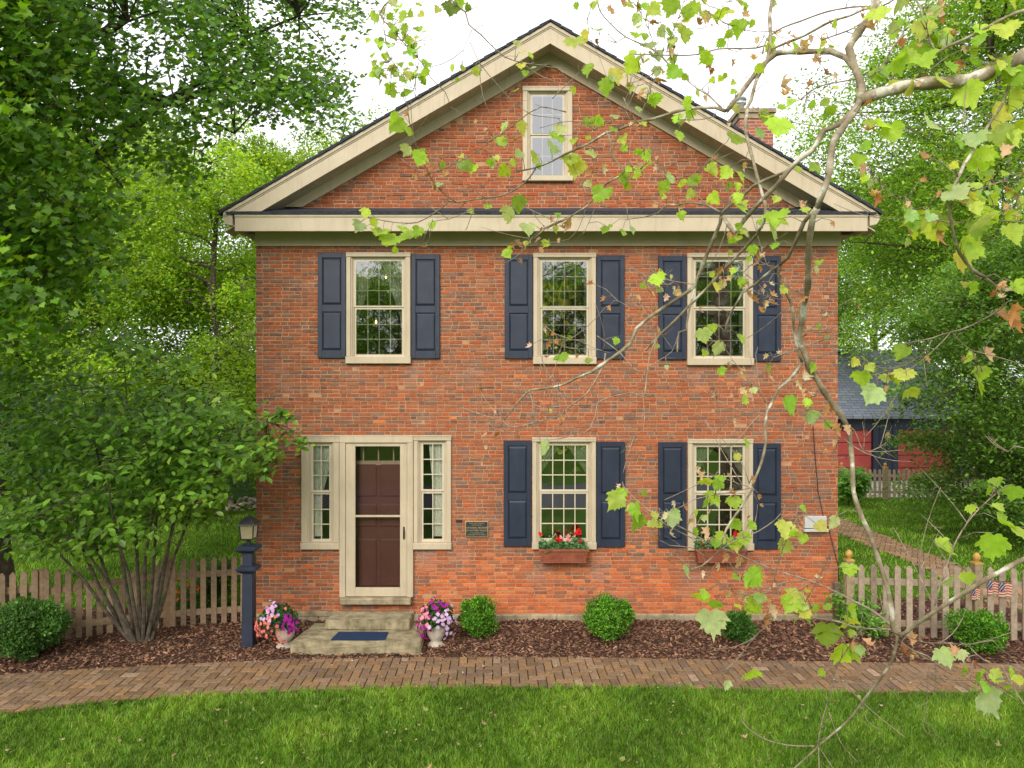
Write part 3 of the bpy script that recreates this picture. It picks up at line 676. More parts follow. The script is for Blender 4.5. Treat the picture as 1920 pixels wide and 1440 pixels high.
# rake frieze boards
for sgn in (-1, 1):
    top = lambda x: 8.03-abs(x-CX)*SL
    xo = CX+sgn*(8.03-5.84)/SL; xi = CX+sgn*(7.845-5.84)/SL
    mb.prism([(xi, 5.84), (xo, 5.84), (CX, 8.03), (CX, 7.845)] if sgn < 0 else [(CX, 7.845), (CX, 8.03), (xo, 5.84), (xi, 5.84)], -.03, .0)
mb.build('frieze', M['trim'], house)
SR_ = .581; ZA = 8.255; HW = 4.44
def rk(x, off=0): return ZA+off-abs(x-CX)*SR_
mb = MB()
for sgn in (-1, 1):
    xe = CX+sgn*HW; zb2 = 5.675
    xlow = CX+sgn*(ZA-.275-zb2)/SR_
    top_e = rk(xe)
    pl = [(CX, rk(CX)), (xe, top_e), (xe, zb2) if top_e > zb2 else (xe, top_e), (xlow, zb2), (CX, ZA-.275)]
    pl = pl if sgn > 0 else pl[::-1]
    mb.prism(pl, Dp, Dp+.03)
    # crown strip along the top edge
    pl = [(CX, rk(CX, .0)), (xe, rk(xe, .0)), (xe, rk(xe, -.045)), (CX, rk(CX, -.045))]
    mb.prism(pl if sgn > 0 else pl[::-1], Dp-.022, Dp-.001)
    pl = [(CX, rk(CX, -.05)), (xe, rk(xe, -.05)), (xe, rk(xe, -.065)), (CX, rk(CX, -.065))]
    mb.prism(pl if sgn > 0 else pl[::-1], Dp-.01, Dp-.001)
mb.build('rake_board', M['trim'], house)
mb = MB()
for sgn in (-1, 1):   # sloping soffit with joints
    nseg = 16
    for k in range(nseg):
        xa = CX+sgn*HW*k/nseg; xb = CX+sgn*HW*(k+1)/nseg-sgn*.004; o = -.255
        mb.add([(xa, Dp+.03, rk(xa, o)), (xb, Dp+.03, rk(xb, o)), (xb, .0, rk(xb, o)), (xa, .0, rk(xa, o)), (xa, Dp+.03, rk(xa, o+.02)), (xb, Dp+.03, rk(xb, o+.02)), (xb, .0, rk(xb, o+.02)), (xa, .0, rk(xa, o+.02))],
               [(0, 1, 2, 3), (4, 7, 6, 5), (0, 4, 5, 1), (1, 5, 6, 2), (2, 6, 7, 3), (3, 7, 4, 0)])
    # eave soffit along the side and gutter board
x0s = fx0+.03
while x0s < fx1-.05:
    x1s = min(x0s+.4, fx1-.03); mb.box(x0s, x1s-.004, Dp+.03, .0, 5.5, 5.515); x0s = x1s
mb.box(fx0+.03, XL-.001, .0, DEPTH+.3, 5.44, 5.455); mb.box(XR+.001, fx1-.03, .0, DEPTH+.3, 5.44, 5.455)
mb.build('soffit', M['soffit'], house)
# roof
mb = MB()
for sgn in (-1, 1):
    xe = CX+sgn*(HW+.06)
    rows = 30
    for k in range(rows):
        xa = CX+sgn*(HW+.06)*k/rows; xb = CX+sgn*(HW+.06)*(k+1)/rows
        za, zb3 = rk(xa, .012), rk(xb, .03); y0 = Dp-.045+random.uniform(-.006, .006)
        v = [(xa, y0, za-.0), (xb, y0, rk(xb, .0)), (xb, DEPTH+.35, rk(xb, .0)), (xa, DEPTH+.35, za), (xa, y0, rk(xa, .038)), (xb, y0, rk(xb, .05)), (xb, DEPTH+.35, rk(xb, .05)), (xa, DEPTH+.35, rk(xa, .038))]
        mb.add(v, [(0, 1, 2, 3), (4, 7, 6, 5), (0, 4, 5, 1), (1, 5, 6, 2), (2, 6, 7, 3), (3, 7, 4, 0)])
    # ceiling deck under shingles
mb.build('roof', M['black_shingle'], house)
mb = MB()   # shingled shelf over the cornice
y0 = Dp-.03; x0, x1 = fx0-.11, fx1+.11
mb.add([(x0, y0, fz1+.003), (x1, y0, fz1+.003), (x1, y0, fz1+.028), (x0, y0, fz1+.028), (x0+.15, .0, 5.83), (x1-.15, .0, 5.83), (x0, .0, fz1+.003), (x1, .0, fz1+.003)],
       [(0, 1, 2, 3), (3, 2, 5, 4), (0, 6, 7, 1), (0, 3, 4, 6), (1, 7, 5, 2)])
x = x0
mb.cc = None
while x < x1-.3:
    l_ = random.uniform(.25, .34); zz = random.uniform(.0, .003)
    f_ = .45; zc_ = fz1+.028+(5.83-fz1-.028)*f_; yc = y0*(1-f_)
    mb.add([(x, y0-.004, fz1+.031+zz), (x+l_-.008, y0-.004, fz1+.031+zz), (x+l_-.008, yc, zc_+.006+zz), (x, yc, zc_+.006+zz)], [(0, 1, 2, 3)]); x += l_
mb.build('pent_roof', M['black_shingle'], house)
# gutters
for sgn, xg in ((-1, fx0-.03), (1, fx1+.03)):
    mb = MB(); q = [(xg, 5.5), (xg+sgn*.09, 5.52), (xg+sgn*.13, 5.58), (xg+sgn*.13, 5.655), (xg, 5.655)]
    mb.prism(q if sgn < 0 else q[::-1], Dp+.0, DEPTH+.3); mb.build('gutter', M['trim'], house)
# chimney
def cam_x(px, D): return (px-960)/F*D
cy0 = 1.8; cy1 = 2.6; cx0, cx1 = cam_x(1387, 11.8), cam_x(1450, 11.8); cz = CH+(740-212)/F*11.8
mb = MB(); mb.box(cx0, cx1, cy0, cy1, 5.4, cz)
ch = mb.build('chimney', M['sidebrick'], house)
mb = MB(); mb.box(cx0-.04, cx1+.04, cy0-.04, cy1+.04, cz+.001, cz+.07); mb.box(cx0-.015, cx1+.015, cy0-.015, cy1+.015, cz-.09, cz-.001); mb.build('chimney_cap', M['sandstone'], ch)
mb = MB(); mb.lathe([(.07, 0), (.07, .2), (.1, .21), (.1, .25), (.06, .25), (.06, .28), (.11, .29), (.09, .33)], (cx0+.12, cy0+.35, cz+.07), 16); mb.build('flue', M['metal'], ch, True)
# small fixing holes on frieze and the dark air brick
mb = MB(); x_, z_ = W(861, 977, 10); mb.box(x_-.045, x_+.045, -.006, .0, z_-.02, z_+.02); mb.build('air_brick', M['black_metal'], house)

# ---- things on and around the wall
pl = empty('wall_plaque', (*[W(893, 992)[0]], -.005, W(893, 992)[1]), label='small dark bronze plaque with raised lettering beside the door', cat='plaque')
x0, z1 = W(872.5, 976.5); x1, z0 = W(915.5, 1006)
mb = MB(); mb.bbox(x0, x1, -.03, -.006, z0, z1, .004); mb.build('frame', M['brass'], pl)
mb = MB(); mb.box(x0+.01, x1-.01, -.033, -.0305, z0+.01, z1-.01); mb.build('panel', M['bronze'], pl)
def text(body, size, loc, mat, parent, ext=.001, name='lettering'):
    cu = bpy.data.curves.new(name, 'FONT'); cu.body = body; cu.size = size; cu.align_x = 'CENTER'; cu.align_y = 'CENTER'; cu.extrude = ext
    o = bpy.data.objects.new(name, cu); me = bpy.data.meshes.new_from_object(o); bpy.data.objects.remove(o)
    o = bpy.data.objects.new(name, me); COL.objects.link(o); me.materials.append(mat); o.parent = parent
    o.rotation_euler = (R(90), 0, 0); o.location = np.array(loc)-root_loc(parent); return o
pcx = (x0+x1)/2; H_ = z1-z0
for s_, sz, f_ in (('THIS PROPERTY HAS BEEN', .018, .86), ('PLACED ON THE', .018, .75), ('NATIONAL REGISTER', .032, .58), ('OF HISTORIC PLACES', .032, .41), ('BY THE UNITED STATES', .018, .25), ('DEPARTMENT OF THE INTERIOR', .018, .14)):
    text(s_, sz, (pcx, -.0335, z0+H_*f_), M['brass'], pl)
# white wall box at right
wx0, wz1 = W(1508, 968, 9.95); wx1, wz0 = W(1552, 997, 9.95)
bx = empty('utility_box', ((wx0+wx1)/2, 0, wz0), label='white shallow utility box fixed near the right corner of the wall', cat='utility box')
mb = MB(); mb.bbox(wx0, wx1-.02, -.07, -.004, wz0+.05, wz1, .006); mb.build('cover', M['white'], bx)
mb = MB(); mb.bbox(wx0-.01, wx1, -.085, -.004, wz0, wz0+.04, .006); mb.build('tray', M['white'], bx)
# cable
pts = [(*[W(px, py)[0]], -.015, W(px, py)[1]) for px, py in ((1523, 790), (1527, 850), (1533, 920), (1543, 968))]+[(*[W(px, py)[0]], -.03, W(px, py)[1]) for px, py in ((1552, 990), (1562, 1030), (1570, 1060), (1572, 1130))]
mb = MB(); mb.tube(pts, .006, 6); tag(mb.build('cable', M['black_metal'], origin=pts[-1]), 'thin black cable hanging down the brick wall by the right corner', 'cable')

# steps
def rough_block(poly, z0, z1, name, mat, **k):
    """stone block with worn edges: subdivided slab"""
    import bmesh
    mb = MB(); mb.slab(poly, z0, z1); o = mb.build(name, mat, origin=(sum(p[0] for p in poly)/len(poly), sum(p[1] for p in poly)/len(poly), z0))
    bm = bmesh.new(); bm.from_mesh(o.data)
    bmesh.ops.bevel(bm, geom=[e for e in bm.edges], offset=.012, segments=2, affect='EDGES')
    bmesh.ops.subdivide_edges(bm, edges=[e for e in bm.edges if e.calc_length() > .15], cuts=9, use_grid_fill=True)
    for v in bm.verts:
        q = v.co; n_ = math.sin(q.x*9+q.z*20)*.004+math.sin(q.y*17+q.x*5)*.003
        v.co.z += n_; v.co.y += n_*.8+random.gauss(0, .0015)
    bm.to_mesh(o.data); bm.free(); return tag(o, **k)
s1_ = rough_block([(-2.72, -1.32), (-1.12, -1.32), (-1.13, -.62), (-2.62, -.6)], -.03, .176, 'stone_step', M['step'], label='wide lower stone step with the blue mat on it', cat='step')
s2_ = rough_block([(-2.4, -.9), (-1.31, -.9), (-1.3, -.56), (-2.4, -.56)], .178, .305, 'stone_step', M['step'], label='narrow upper stone slab step right below the front door', cat='step')
mb = MB(); mb.slab([(-2.225, -1.285), (-1.56, -1.28), (-1.57, -1.0), (-2.2, -1.0)], .181, .193); tag(mb.build('doormat', M['mat'], origin=(-1.9, -1.14, .181)), 'dark blue rectangular doormat lying on the lower stone step', 'doormat')

# lamp post
lx, ly = -3.32, -1.05
lp = empty('lamp_post', (lx, ly, .03), label='navy square wooden lamp post with lantern at the left corner', cat='lamp post')
mb = MB(); mb.lathe([(.1, .0), (.085, 1.0), (.083, 1.28)], (lx, ly, .0), 4, True); mb.build('post', M['navy'], lp)
for zc2, hw_ in ((1.0, .125), (1.255, .13)):
    mb = MB(); mb.lathe([(.088*1.0, -.045), (hw_*1.1, -.02), (hw_*1.35, .0), (hw_*1.38, .025), (hw_*1.1, .045), (.09, .055)], (lx, ly, zc2), 4, True); mb.build('collar', M['navy'], lp)
ln = MB(); ln.tube([(lx, ly, 1.3), (lx, ly, 1.39)], .025, 10)
ln.lathe([(.085, 0), (.115, .012), (.115, .02)], (lx, ly, 1.375), 4, True)
ln.lathe([(.155, 0), (.15, .015), (.1, .06), (.03, .1), (.02, .105), (.012, .13)], (lx, ly, 1.565), 4, True)
for sx_ in (-1, 1):
    for sy in (-1, 1): ln.tube([(lx+sx_*.075, ly+sy*.075, 1.39), (lx+sx_*.088, ly+sy*.088, 1.566)], .008, 6)
lno = ln.build('lantern', M['black_metal'], lp)
mb = MB(); mb.lathe([(.1, 0), (.12, .17)], (lx, ly, 1.394), 4, True); mb.build('lantern_glass', M['lampglass'], lno)

# ------------------------------------------------------------------ small plants
def ball_shrub(px, py_top, py_base, wpx, label, cols, n=9000, ls=.022, tmpl=DIAMOND, sq=1.0, name='boxwood_shrub', group=None):
    g = G(px, py_base); D = g[1]+10+.0
    hgt = (py_base-py_top)/F*D; r = wpx/2/F*D; D += r*.6
    x, y = cam_x(px, D), D-10
    root = empty(name, (x, y, 0), label=label, cat='shrub', group=group)
    nl = 34; lc = rng.normal(size=(nl, 3)); lc /= np.linalg.norm(lc, axis=1)[:, None]; lc[:, 2] = lc[:, 2]*.9+.05
    lc = lc*rng.uniform(.55, .86, (nl, 1)); lr = rng.uniform(.16, .36, nl); idx = rng.integers(0, nl, n)
    u = rng.normal(size=(n, 3)); u /= np.linalg.norm(u, axis=1)[:, None]
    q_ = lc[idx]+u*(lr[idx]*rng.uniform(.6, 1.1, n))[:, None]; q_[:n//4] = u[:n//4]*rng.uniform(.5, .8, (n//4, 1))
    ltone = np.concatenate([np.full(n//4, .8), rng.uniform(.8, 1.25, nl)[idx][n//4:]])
    pts = q_*np.array([r*.97, r*.97, hgt/2*sq])+np.array([x, y, hgt*.5]); kk = pts[:, 2] > .01
    pts, u, ltone = pts[kk], u[kk], ltone[kk]; n = len(pts)
    nr = (pts-np.array([x, y, hgt*.5])); nr /= np.linalg.norm(nr, axis=1)[:, None]; nr = nr*.5+u*.6
    side = rng.normal(size=(n, 3)); tip = nr*.8+np.array([0, 0, .5])+rng.normal(0, .45, (n, 3))
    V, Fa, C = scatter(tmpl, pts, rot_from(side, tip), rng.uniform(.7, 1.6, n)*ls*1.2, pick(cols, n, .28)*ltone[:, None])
    np_obj('foliage', V, Fa, M['leaf_shrub'], root, col=C)
    mb = MB()
    for k in range(7):
        a = k*.9; mb.tube([(x, y, 0), (x+math.cos(a)*r*.3, y+math.sin(a)*r*.3, hgt*.4), (x+math.cos(a)*r*.6, y+math.sin(a)*r*.6, hgt*.7)], [.012, .008, .004], 5)
    mb.build('stem', M['bark'], root); return root
BX = [(.08, .24, .012), (.13, .34, .02), (.05, .17, .012), (.2, .42, .03)]
ball_shrub(896, 1124, 1207, 88, 'bright green round shrub just right of the right flower urn', BX, group='round shrubs in the mulch bed')
ball_shrub(1144, 1122, 1215, 105, 'bright green round shrub between the two window boxes', BX, 11000, group='round shrubs in the mulch bed')
ball_shrub(1385, 1146, 1216, 66, 'duller green small shrub under the right window box', [(.045, .13, .02), (.06, .17, .02), (.08, .2, .02)], 6000, group='round shrubs in the mulch bed')
ball_shrub(1834, 1150, 1236, 108, 'bright green round shrub in front of the right picket fence', BX, 11000, group='round shrubs in the mulch bed')
ball_shrub(42, 1134, 1256, 165, 'wide dark green hedge shrub at the left before the fence', [(.06, .17, .025), (.09, .22, .03), (.045, .12, .02), (.13, .26, .04)], 26000, .024, name='hedge_shrub')
def leafy(px, base, D, h, r, n, ls, label, cols, name='leafy_plant', tmpl=OVAL):
    x, y = cam_x(px, D), D-10; root = empty(name, (x, y, 0), label=label, cat='plant')
    mb = MB(); tips = []
    for k in range(12):
        a = random.uniform(0, 6.28); q = random.uniform(.3, 1)*r; hh = h*random.uniform(.5, 1)
        pts = [(x, y, base), (x+math.cos(a)*q*.5, y+math.sin(a)*q*.5, base+hh*.6), (x+math.cos(a)*q, y+math.sin(a)*q, base+hh)]
        mb.tube(pts, [.005, .004, .002], 4); tips.append(pts[2]); tips.append(pts[1])
    mb.build('stem', M['bark'], root)
    T = np.array(tips)[rng.integers(0, len(tips), n)]+rng.normal(0, .18*r+.02, (n, 3))*np.array([1, 1, .8]); T = T[T[:, 2] > base]; n = len(T)
    V, Fa, C = scatter(tmpl, T, rot_from(np.stack([rng.normal(0, .5, n), rng.normal(-.3, .5, n), np.ones(n)], 1), rng.normal(size=(n, 3))), rng.uniform(.7, 1.3, n)*ls, pick(cols, n))
    np_obj('foliage', V, Fa, M['leaf_shrub'], root, col=C); return root
leafy(1600, .04, 9.35, .45, .26, 900, .06, 'low green leafy plant at the foot of the right house corner', BX)
leafy(1645, .04, 9.15, .28, .16, 400, .055, 'small light green plant beside the first picket of the right fence', [(.13, .3, .03), (.2, .38, .06)])
leafy(1590, 0, 20.5, .95, .5, 2500, .14, 'light green clump of iris leaves near the back fence', [(.12, .3, .03), (.18, .38, .05)], 'iris_clump', DIAMOND)
leafy(395, 0, 10.9, .6, .35, 2400, .045, 'dark green bush behind the left picket fence', [(.04, .1, .02), (.06, .15, .02)], 'dark_bush')
fl = leafy(350, 0, 10.5, .36, .32, 700, .05, 'orange flowering plant behind the left picket fence', [(.05, .14, .02)], 'marigold_plant')
n = 80; x, y = fl.location[0], fl.location[1]
pts = np.stack([x+rng.normal(0, .14, n), y-.12+rng.normal(0, .08, n), .33+rng.normal(0, .07, n)], 1)
V, Fa, C = scatter(MAPLE, pts, rot_from(np.stack([rng.normal(0, .4, n), -np.ones(n), rng.normal(.3, .4, n)], 1), rng.normal(size=(n, 3))), rng.uniform(.03, .05, n), pick([(.85, .16, .02), (.9, .25, .03)], n, .1))
np_obj('flowers', V, Fa, M['petal'], fl, col=C)
# flower urns
FLOW = fan([(0, 0), (.25, .02), (.3, .2), (.52, .3), (.42, .6), (.3, .62), (.25, .9), (0, .95), (-.25, .9), (-.3, .62), (-.42, .6), (-.52, .3), (-.3, .2), (-.25, .02)], cy=.48, cup=.3)
def urn(px, py_base, fx_, fw, fzt, label, groups, spike):
    g = G(px, py_base); x, y = g[0], g[1]+.1; root = empty('flower_urn', (x, y, 0), label=label, cat='flower pot', group='flower urns beside the steps')
    mb = MB(); mb.lathe([(.11, 0), (.11, .02), (.075, .045), (.06, .06), (.085, .09), (.112, .15), (.118, .22), (.128, .25), (.13, .265), (.105, .265), (.1, .23)], (x, y, .02), 28); mb.build('urn', M['concrete'], root, True)
    n = 1500; cx = cam_x(fx_, y+10); r = fw/2/F*(y+10); zt = fzt
    u = rng.normal(size=(n, 3)); u /= np.linalg.norm(u, axis=1)[:, None]; u[:, 2] = np.abs(u[:, 2])*1.1-.12
    pts = np.array([cx, y, .33])+u*np.array([r*.95, r*.8, (zt-.33)])*rng.uniform(.5, .95, (n, 1))
    V, Fa, C = scatter(OVAL, pts, rot_from(u+rng.normal(0, .4, (n, 3)), rng.normal(size=(n, 3))), rng.uniform(.03, .06, n), pick([(.03, .1, .015), (.05, .15, .02), (.02, .07, .015)], n))
    np_obj('foliage', V, Fa, M['leaf_shrub'], root, col=C)
    parts = []
    for (ux, uz, su, k, cols) in groups:
        d = np.stack([rng.normal(ux, su, k), -np.abs(rng.normal(.6, .3, k)), rng.normal(uz, su, k)], 1); d /= np.linalg.norm(d, axis=1)[:, None]
        pts = np.array([cx, y, .33])+d*np.array([r, r*.9, (zt-.3)])*rng.uniform(.9, 1.05, (k, 1))
        parts.append(scatter(FLOW, pts, rot_from(d+rng.normal(0, .25, (k, 3)), rng.normal(size=(k, 3))), rng.uniform(.036, .056, k), pick(cols, k, .08)))
    V, Fa, C = join_sc(parts); np_obj('flowers', V, Fa, M['petal'], root, col=C)
    if spike:
        mb = MB()
        for k in range(4): mb.tube([(cx, y, .4), (cx+(k-1.5)*.03, y, .62+.05*(k % 2)), (cx+(k-1.5)*.05, y, .66+.09*(k == 1))], [.008, .007, .001], 5)
        mb.build('spike_leaves', M['brown_door'], root)
SAL = [(.85, .2, .17), (.9, .3, .26)]; PUR = [(.45, .02, .36), (.35, .02, .3)]; LAV = [(.62, .4, .72), (.7, .5, .78)]; PNK = [(.85, .3, .42)]
urn(530, 1221, 522, 86, .58, 'cream urn of salmon and purple flowers left of the steps', [(-.75, -.15, .18, 34, SAL), (-.2, .0, .25, 26, SAL), (.6, .1, .22, 34, PUR), (-.25, .75, .2, 26, LAV), (.15, -.5, .12, 8, SAL)], True)
urn(816, 1218, 820, 76, .62, 'cream urn of magenta and lavender flowers right of the steps', [(-.6, .3, .22, 30, PNK), (-.55, -.2, .2, 24, PUR), (.45, .15, .28, 50, LAV), (.0, .8, .2, 20, PUR), (.6, -.4, .1, 8, LAV)], False)
# window boxes
M['leaf_dark'] = m_noise('green stem', (.06, .13, .03), (.1, .18, .04), 20, .6)
def wbox(px0, px1, label, cl):
    x0, z1 = W(px0, 1031, 9.8); x1, z0 = W(px1, 1053, 9.8)
    root = empty('window_box', ((x0+x1)/2, -.12, z0), label=label, cat='window box', group='flower boxes under the windows')
    mb = MB(); y0, y1 = -.2, -.061
    mb.add([(x0+.03, y0+.02, z0), (x1-.03, y0+.02, z0), (x1, y0, z1), (x0, y0, z1), (x0+.03, y1, z0), (x1-.03, y1, z0), (x1, y1, z1), (x0, y1, z1)], [(0, 1, 2, 3), (1, 5, 6, 2), (5, 4, 7, 6), (4, 0, 3, 7), (0, 4, 5, 1)])
    mb.box(x0-.012, x1+.012, y0-.014, y0+.012, z1-.02, z1+.012); mb.box(x0+.02, x1-.02, y0+.004, y1, z0-.02, z0-.002); mb.box(x0+.013, x1-.013, y0+.02, y1, z1-.03, z1-.022)
    mb.build('box', M['wood_box'], root)
    n = 1300; pts = np.stack([rng.uniform(x0+.01, x1-.01, n), rng.uniform(-.2, -.07, n), z1+np.abs(rng.normal(0, .055, n))], 1)
    pts[:, 2] += .03*np.sin(pts[:, 0]*23)
    V, Fa, C = scatter(FLOW, pts, rot_from(np.stack([rng.normal(0, .5, n), -np.abs(rng.normal(.6, .5, n)), np.ones(n)*.6], 1), rng.normal(size=(n, 3))), rng.uniform(.022, .045, n), pick([(.06, .17, .04), (.1, .24, .07), (.035, .1, .02), (.16, .28, .12)], n))
    np_obj('foliage', V, Fa, M['leaf_shrub'], root, col=C)
    for px, py, k, rr, cc in cl:
        x_, z_ = W(px, py, 9.84); pts = np.array([x_, -.16, z_])+rng.normal(0, rr*.85, (k, 3))
        V, Fa, C = scatter(FLOW, pts, rot_from(np.stack([rng.normal(0, .5, k), -np.ones(k), rng.normal(.2, .5, k)], 1), rng.normal(size=(k, 3))), rng.uniform(.024, .036, k), pick(cc, k, .1))
        fh = np_obj('flower_head', V, Fa, M['petal'], root, col=C)
        mb = MB(); mb.tube([(x_, -.13, z1), (x_, -.15, z_)], .003, 4); mb.build('flower_stem', M['leaf_dark'], fh)
GR = [(.6, .01, .012), (.7, .02, .02)]; GP = [(.75, .3, .3)]
wbox(1012, 1103, 'cedar window box of red geraniums under the left ground floor window', [(1084, 998, 45, .022, GR), (1087, 1014, 16, .012, GR), (1045, 1012, 26, .02, GR), (1066, 1008, 18, .02, GP), (1052, 1007, 8, .012, GP), (1014, 1001, 9, .01, GR)])
wbox(1306, 1399, 'cedar window box of red geraniums below the right ground floor window', [(1316, 1020, 26, .018, GR), (1380, 1003, 22, .02, GR), (1394, 1019, 22, .018, GR), (1330, 1010, 8, .012, GP)])

# lights glowing inside the upper left room, basket in the upper middle window
chd = empty('chandelier', (-2.1, 1.9, 4.4), label='brass chandelier with warm bulbs seen through the upper left window', cat='chandelier')
mb = MB(); bl = MB(); cx_, cy_, cz_ = -2.1, 1.9, 4.45
mb.tube([(cx_, cy_, 5.5), (cx_, cy_, cz_)], .01, 6); mb.lathe([(.02, -.1), (.05, -.03), (.03, .05), (.02, .12)], (cx_, cy_, cz_), 12)
for px, py in ((680, 519), (724, 520), (705, 605)):
    D = 11.9; x_, z_ = W(px, py, D)
    mb.tube([(cx_, cy_, cz_-.02), ((cx_+x_)/2, cy_, min(cz_, z_)-.12), (x_, cy_, z_-.03)], .007, 6); bl = MB(); bl.lathe([(.006, -.02), (.018, 0), (.012, .025), (.002, .045)], (x_, cy_, z_), 10); bl.build('bulb', M['bulb'], chd)
mb.build('arms', M['brass'], chd)
bx_, bz_ = W(1058, 573, 10.5)
hb = empty('hanging_basket', (bx_, .5, bz_), label='yellow hanging plant basket inside the upper middle window', cat='hanging basket')
mb = MB(); mb.lathe([(.06, -.1), (.1, .07), (.105, .08)], (bx_, .5, bz_), 16); mb.build('basket', M['yellow_pot'], hb)
mb = MB()
for k in (-1, 0, 1): mb.tube([(bx_+k*.09, .5, bz_+.07), (bx_, .5, bz_+.55)], .003, 4)
mb.build('hanger', M['trim'], hb)

# ================================================================== FENCES
FC = [(.3, .205, .125), (.27, .18, .11), (.34, .24, .15), (.25, .175, .11)]
def picket(mb, x, y, z0, z1, w_, tx, ty, th=.018, pointed=True):
    """picket at x,y; fence direction (tx,ty)"""
    nxn, nyn = -ty, tx; k = .035 if pointed else .01
    prof = [(-w_/2, z0), (w_/2, z0), (w_/2, z1-k), (w_*.12, z1), (-w_*.12, z1), (-w_/2, z1-k)]; n = len(prof)
    kq = random.uniform(.8, 1.15); mb.cc = tuple(q*kq for q in random.choice(FC))
    fr_ = [(x+tx*a-nxn*th/2, y+ty*a-nyn*th/2, z) for a, z in prof]; bk = [(x+tx*a+nxn*th/2, y+ty*a+nyn*th/2, z) for a, z in prof]
    mb.add(fr_+bk, [tuple(range(n)), tuple(range(2*n-1, n-1, -1))]+[(i, i+n, (i+1) % n+n, (i+1) % n) for i in range(n)])
def rail(mb, a, b_, z0, z1, th=.035, off=.03):
    a = np.array(a); b_ = np.array(b_); d = b_-a; d = d/np.linalg.norm(d); nn = np.array([-d[1], d[0]])
    mb.cc = random.choice(FC); hh = .04
    pts = []
    for q, z in ((a, z0), (b_, z1)):
        for o_, dz in ((off-th/2, -hh), (off+th/2, -hh), (off+th/2, hh), (off-th/2, hh)): w2 = q+nn*o_; pts.append((w2[0], w2[1], z+dz))
    mb.add(pts, [(0, 1, 2, 3), (7, 6, 5, 4), (0, 4, 5, 1), (1, 5, 6, 2), (2, 6, 7, 3), (3, 7, 4, 0)])
def post(parent, x, y, z1, w_, finial=None, col=(.33, .25, .15)):
    mb = MB(); mb.cc = col; mb.box(x-w_/2, x+w_/2, y-w_/2, y+w_/2, -.1, z1); p = mb.build('post', M['fence'], parent)
    if finial:
        mb = MB(); mb.box(x-w_*.55, x+w_*.55, y-w_*.55, y+w_*.55, z1, z1+.02)
        mb.lathe([(.02, 0), (.026, .02), (.043, .05), (.046, .075), (.036, .1), (.015, .122)], (x, y, z1+.02), 14); mb.build('finial', M['gold'], p, False)
# left fence
tops = [(-200, 1080), (0, 1075), (30, 1073), (75, 1065), (127, 1069), (148, 1084), (187, 1094), (229, 1085), (270, 1057), (300, 1051), (345, 1048), (455, 1042)]
bots = [(-200, 1240), (0, 1218), (148, 1200), (200, 1192), (300, 1181), (455, 1169)]
lf = empty('picket_fence', (*G(300, 1181)[:2], 0), label='weathered brown picket fence with dipped tops left of the house', cat='fence')
mbp = MB(); mbr = MB(); prev = None
pxs = list(np.arange(-140, 70, 20.5))+[86, 108, 128, 148, 167, 187, 206, 229, 251, 270, 293, 324, 344, 362, 381, 401, 420, 439, 456]
for px in pxs:
    yb = np.interp(px, *zip(*bots)); yt = np.interp(px, *zip(*tops)); g = G(px, yb); D = g[1]+10
    g2 = G(px+3, np.interp(px+3, *zip(*bots))); tx, ty = g2[0]-g[0], g2[1]-g[1]; l_ = math.hypot(tx, ty)
    zt = CH+(740-yt)/F*D; picket(mbp, g[0], g[1], .03, zt, .07, tx/l_, ty/l_)
for a, b_ in ((-140, 72), (72, 312), (312, 458)):
    ga, gb = G(a, np.interp(a, *zip(*bots))), G(b_, np.interp(b_, *zip(*bots)))
    za, zb2 = .72, .72
    if a == 72: za, zb2 = .66, .74
    rail(mbr, ga[:2], gb[:2], za, zb2); rail(mbr, ga[:2], gb[:2], .2, .2)
mbp.build('pickets', M['fence'], lf); mbr.build('rails', M['fence'], lf)
for px in (72, 312): g = G(px, np.interp(px, *zip(*bots))); post(lf, g[0], g[1]+.06, .95, .1, col=(.24, .15, .08))
# right fence
FC[:] = [(.36, .275, .2), (.33, .25, .175), (.39, .3, .22), (.3, .225, .16)]
rf = empty('picket_fence', (*P(1700, 0, 9.3)[:2], 0), label='pale brown picket fence with ball topped posts right of the house', cat='fence')
mbp = MB(); mbr = MB(); fd = lambda px: np.interp(px, [1590, 1780, 1920, 2200], [9.36, 9.22, 9.12, 8.95])
for px in [1615, 1638, 1661, 1683, 1705, 1728, 1751, 1773, 1794, 1816, 1857, 1879, 1901, 1923, 1945, 1967, 1990, 2012]:
    D = fd(px); x, y = cam_x(px, D), D-10; picket(mbp, x, y, .03, .965+random.uniform(-.006, .006), .075, .999, -.05)
for a, b_ in ((1595, 1836), (1836, 2030)):
    pa, pb = (cam_x(a, fd(a)), fd(a)-10), (cam_x(b_, fd(b_)), fd(b_)-10)
    rail(mbr, pa, pb, .74, .74); rail(mbr, pa, pb, .2, .2)
mbp.build('pickets', M['fence'], rf); mbr.build('rails', M['fence'], rf)
for px in (1595, 1836, 2035): D = fd(px); post(rf, cam_x(px, D), D-10+.05, 1.0, .1, True)
mb = MB(); mb.cc = (.2, .16, .11); mb.box(4.42, 4.5, -.3, -.22, 0, .62); mb.build('post', M['fence'], rf)
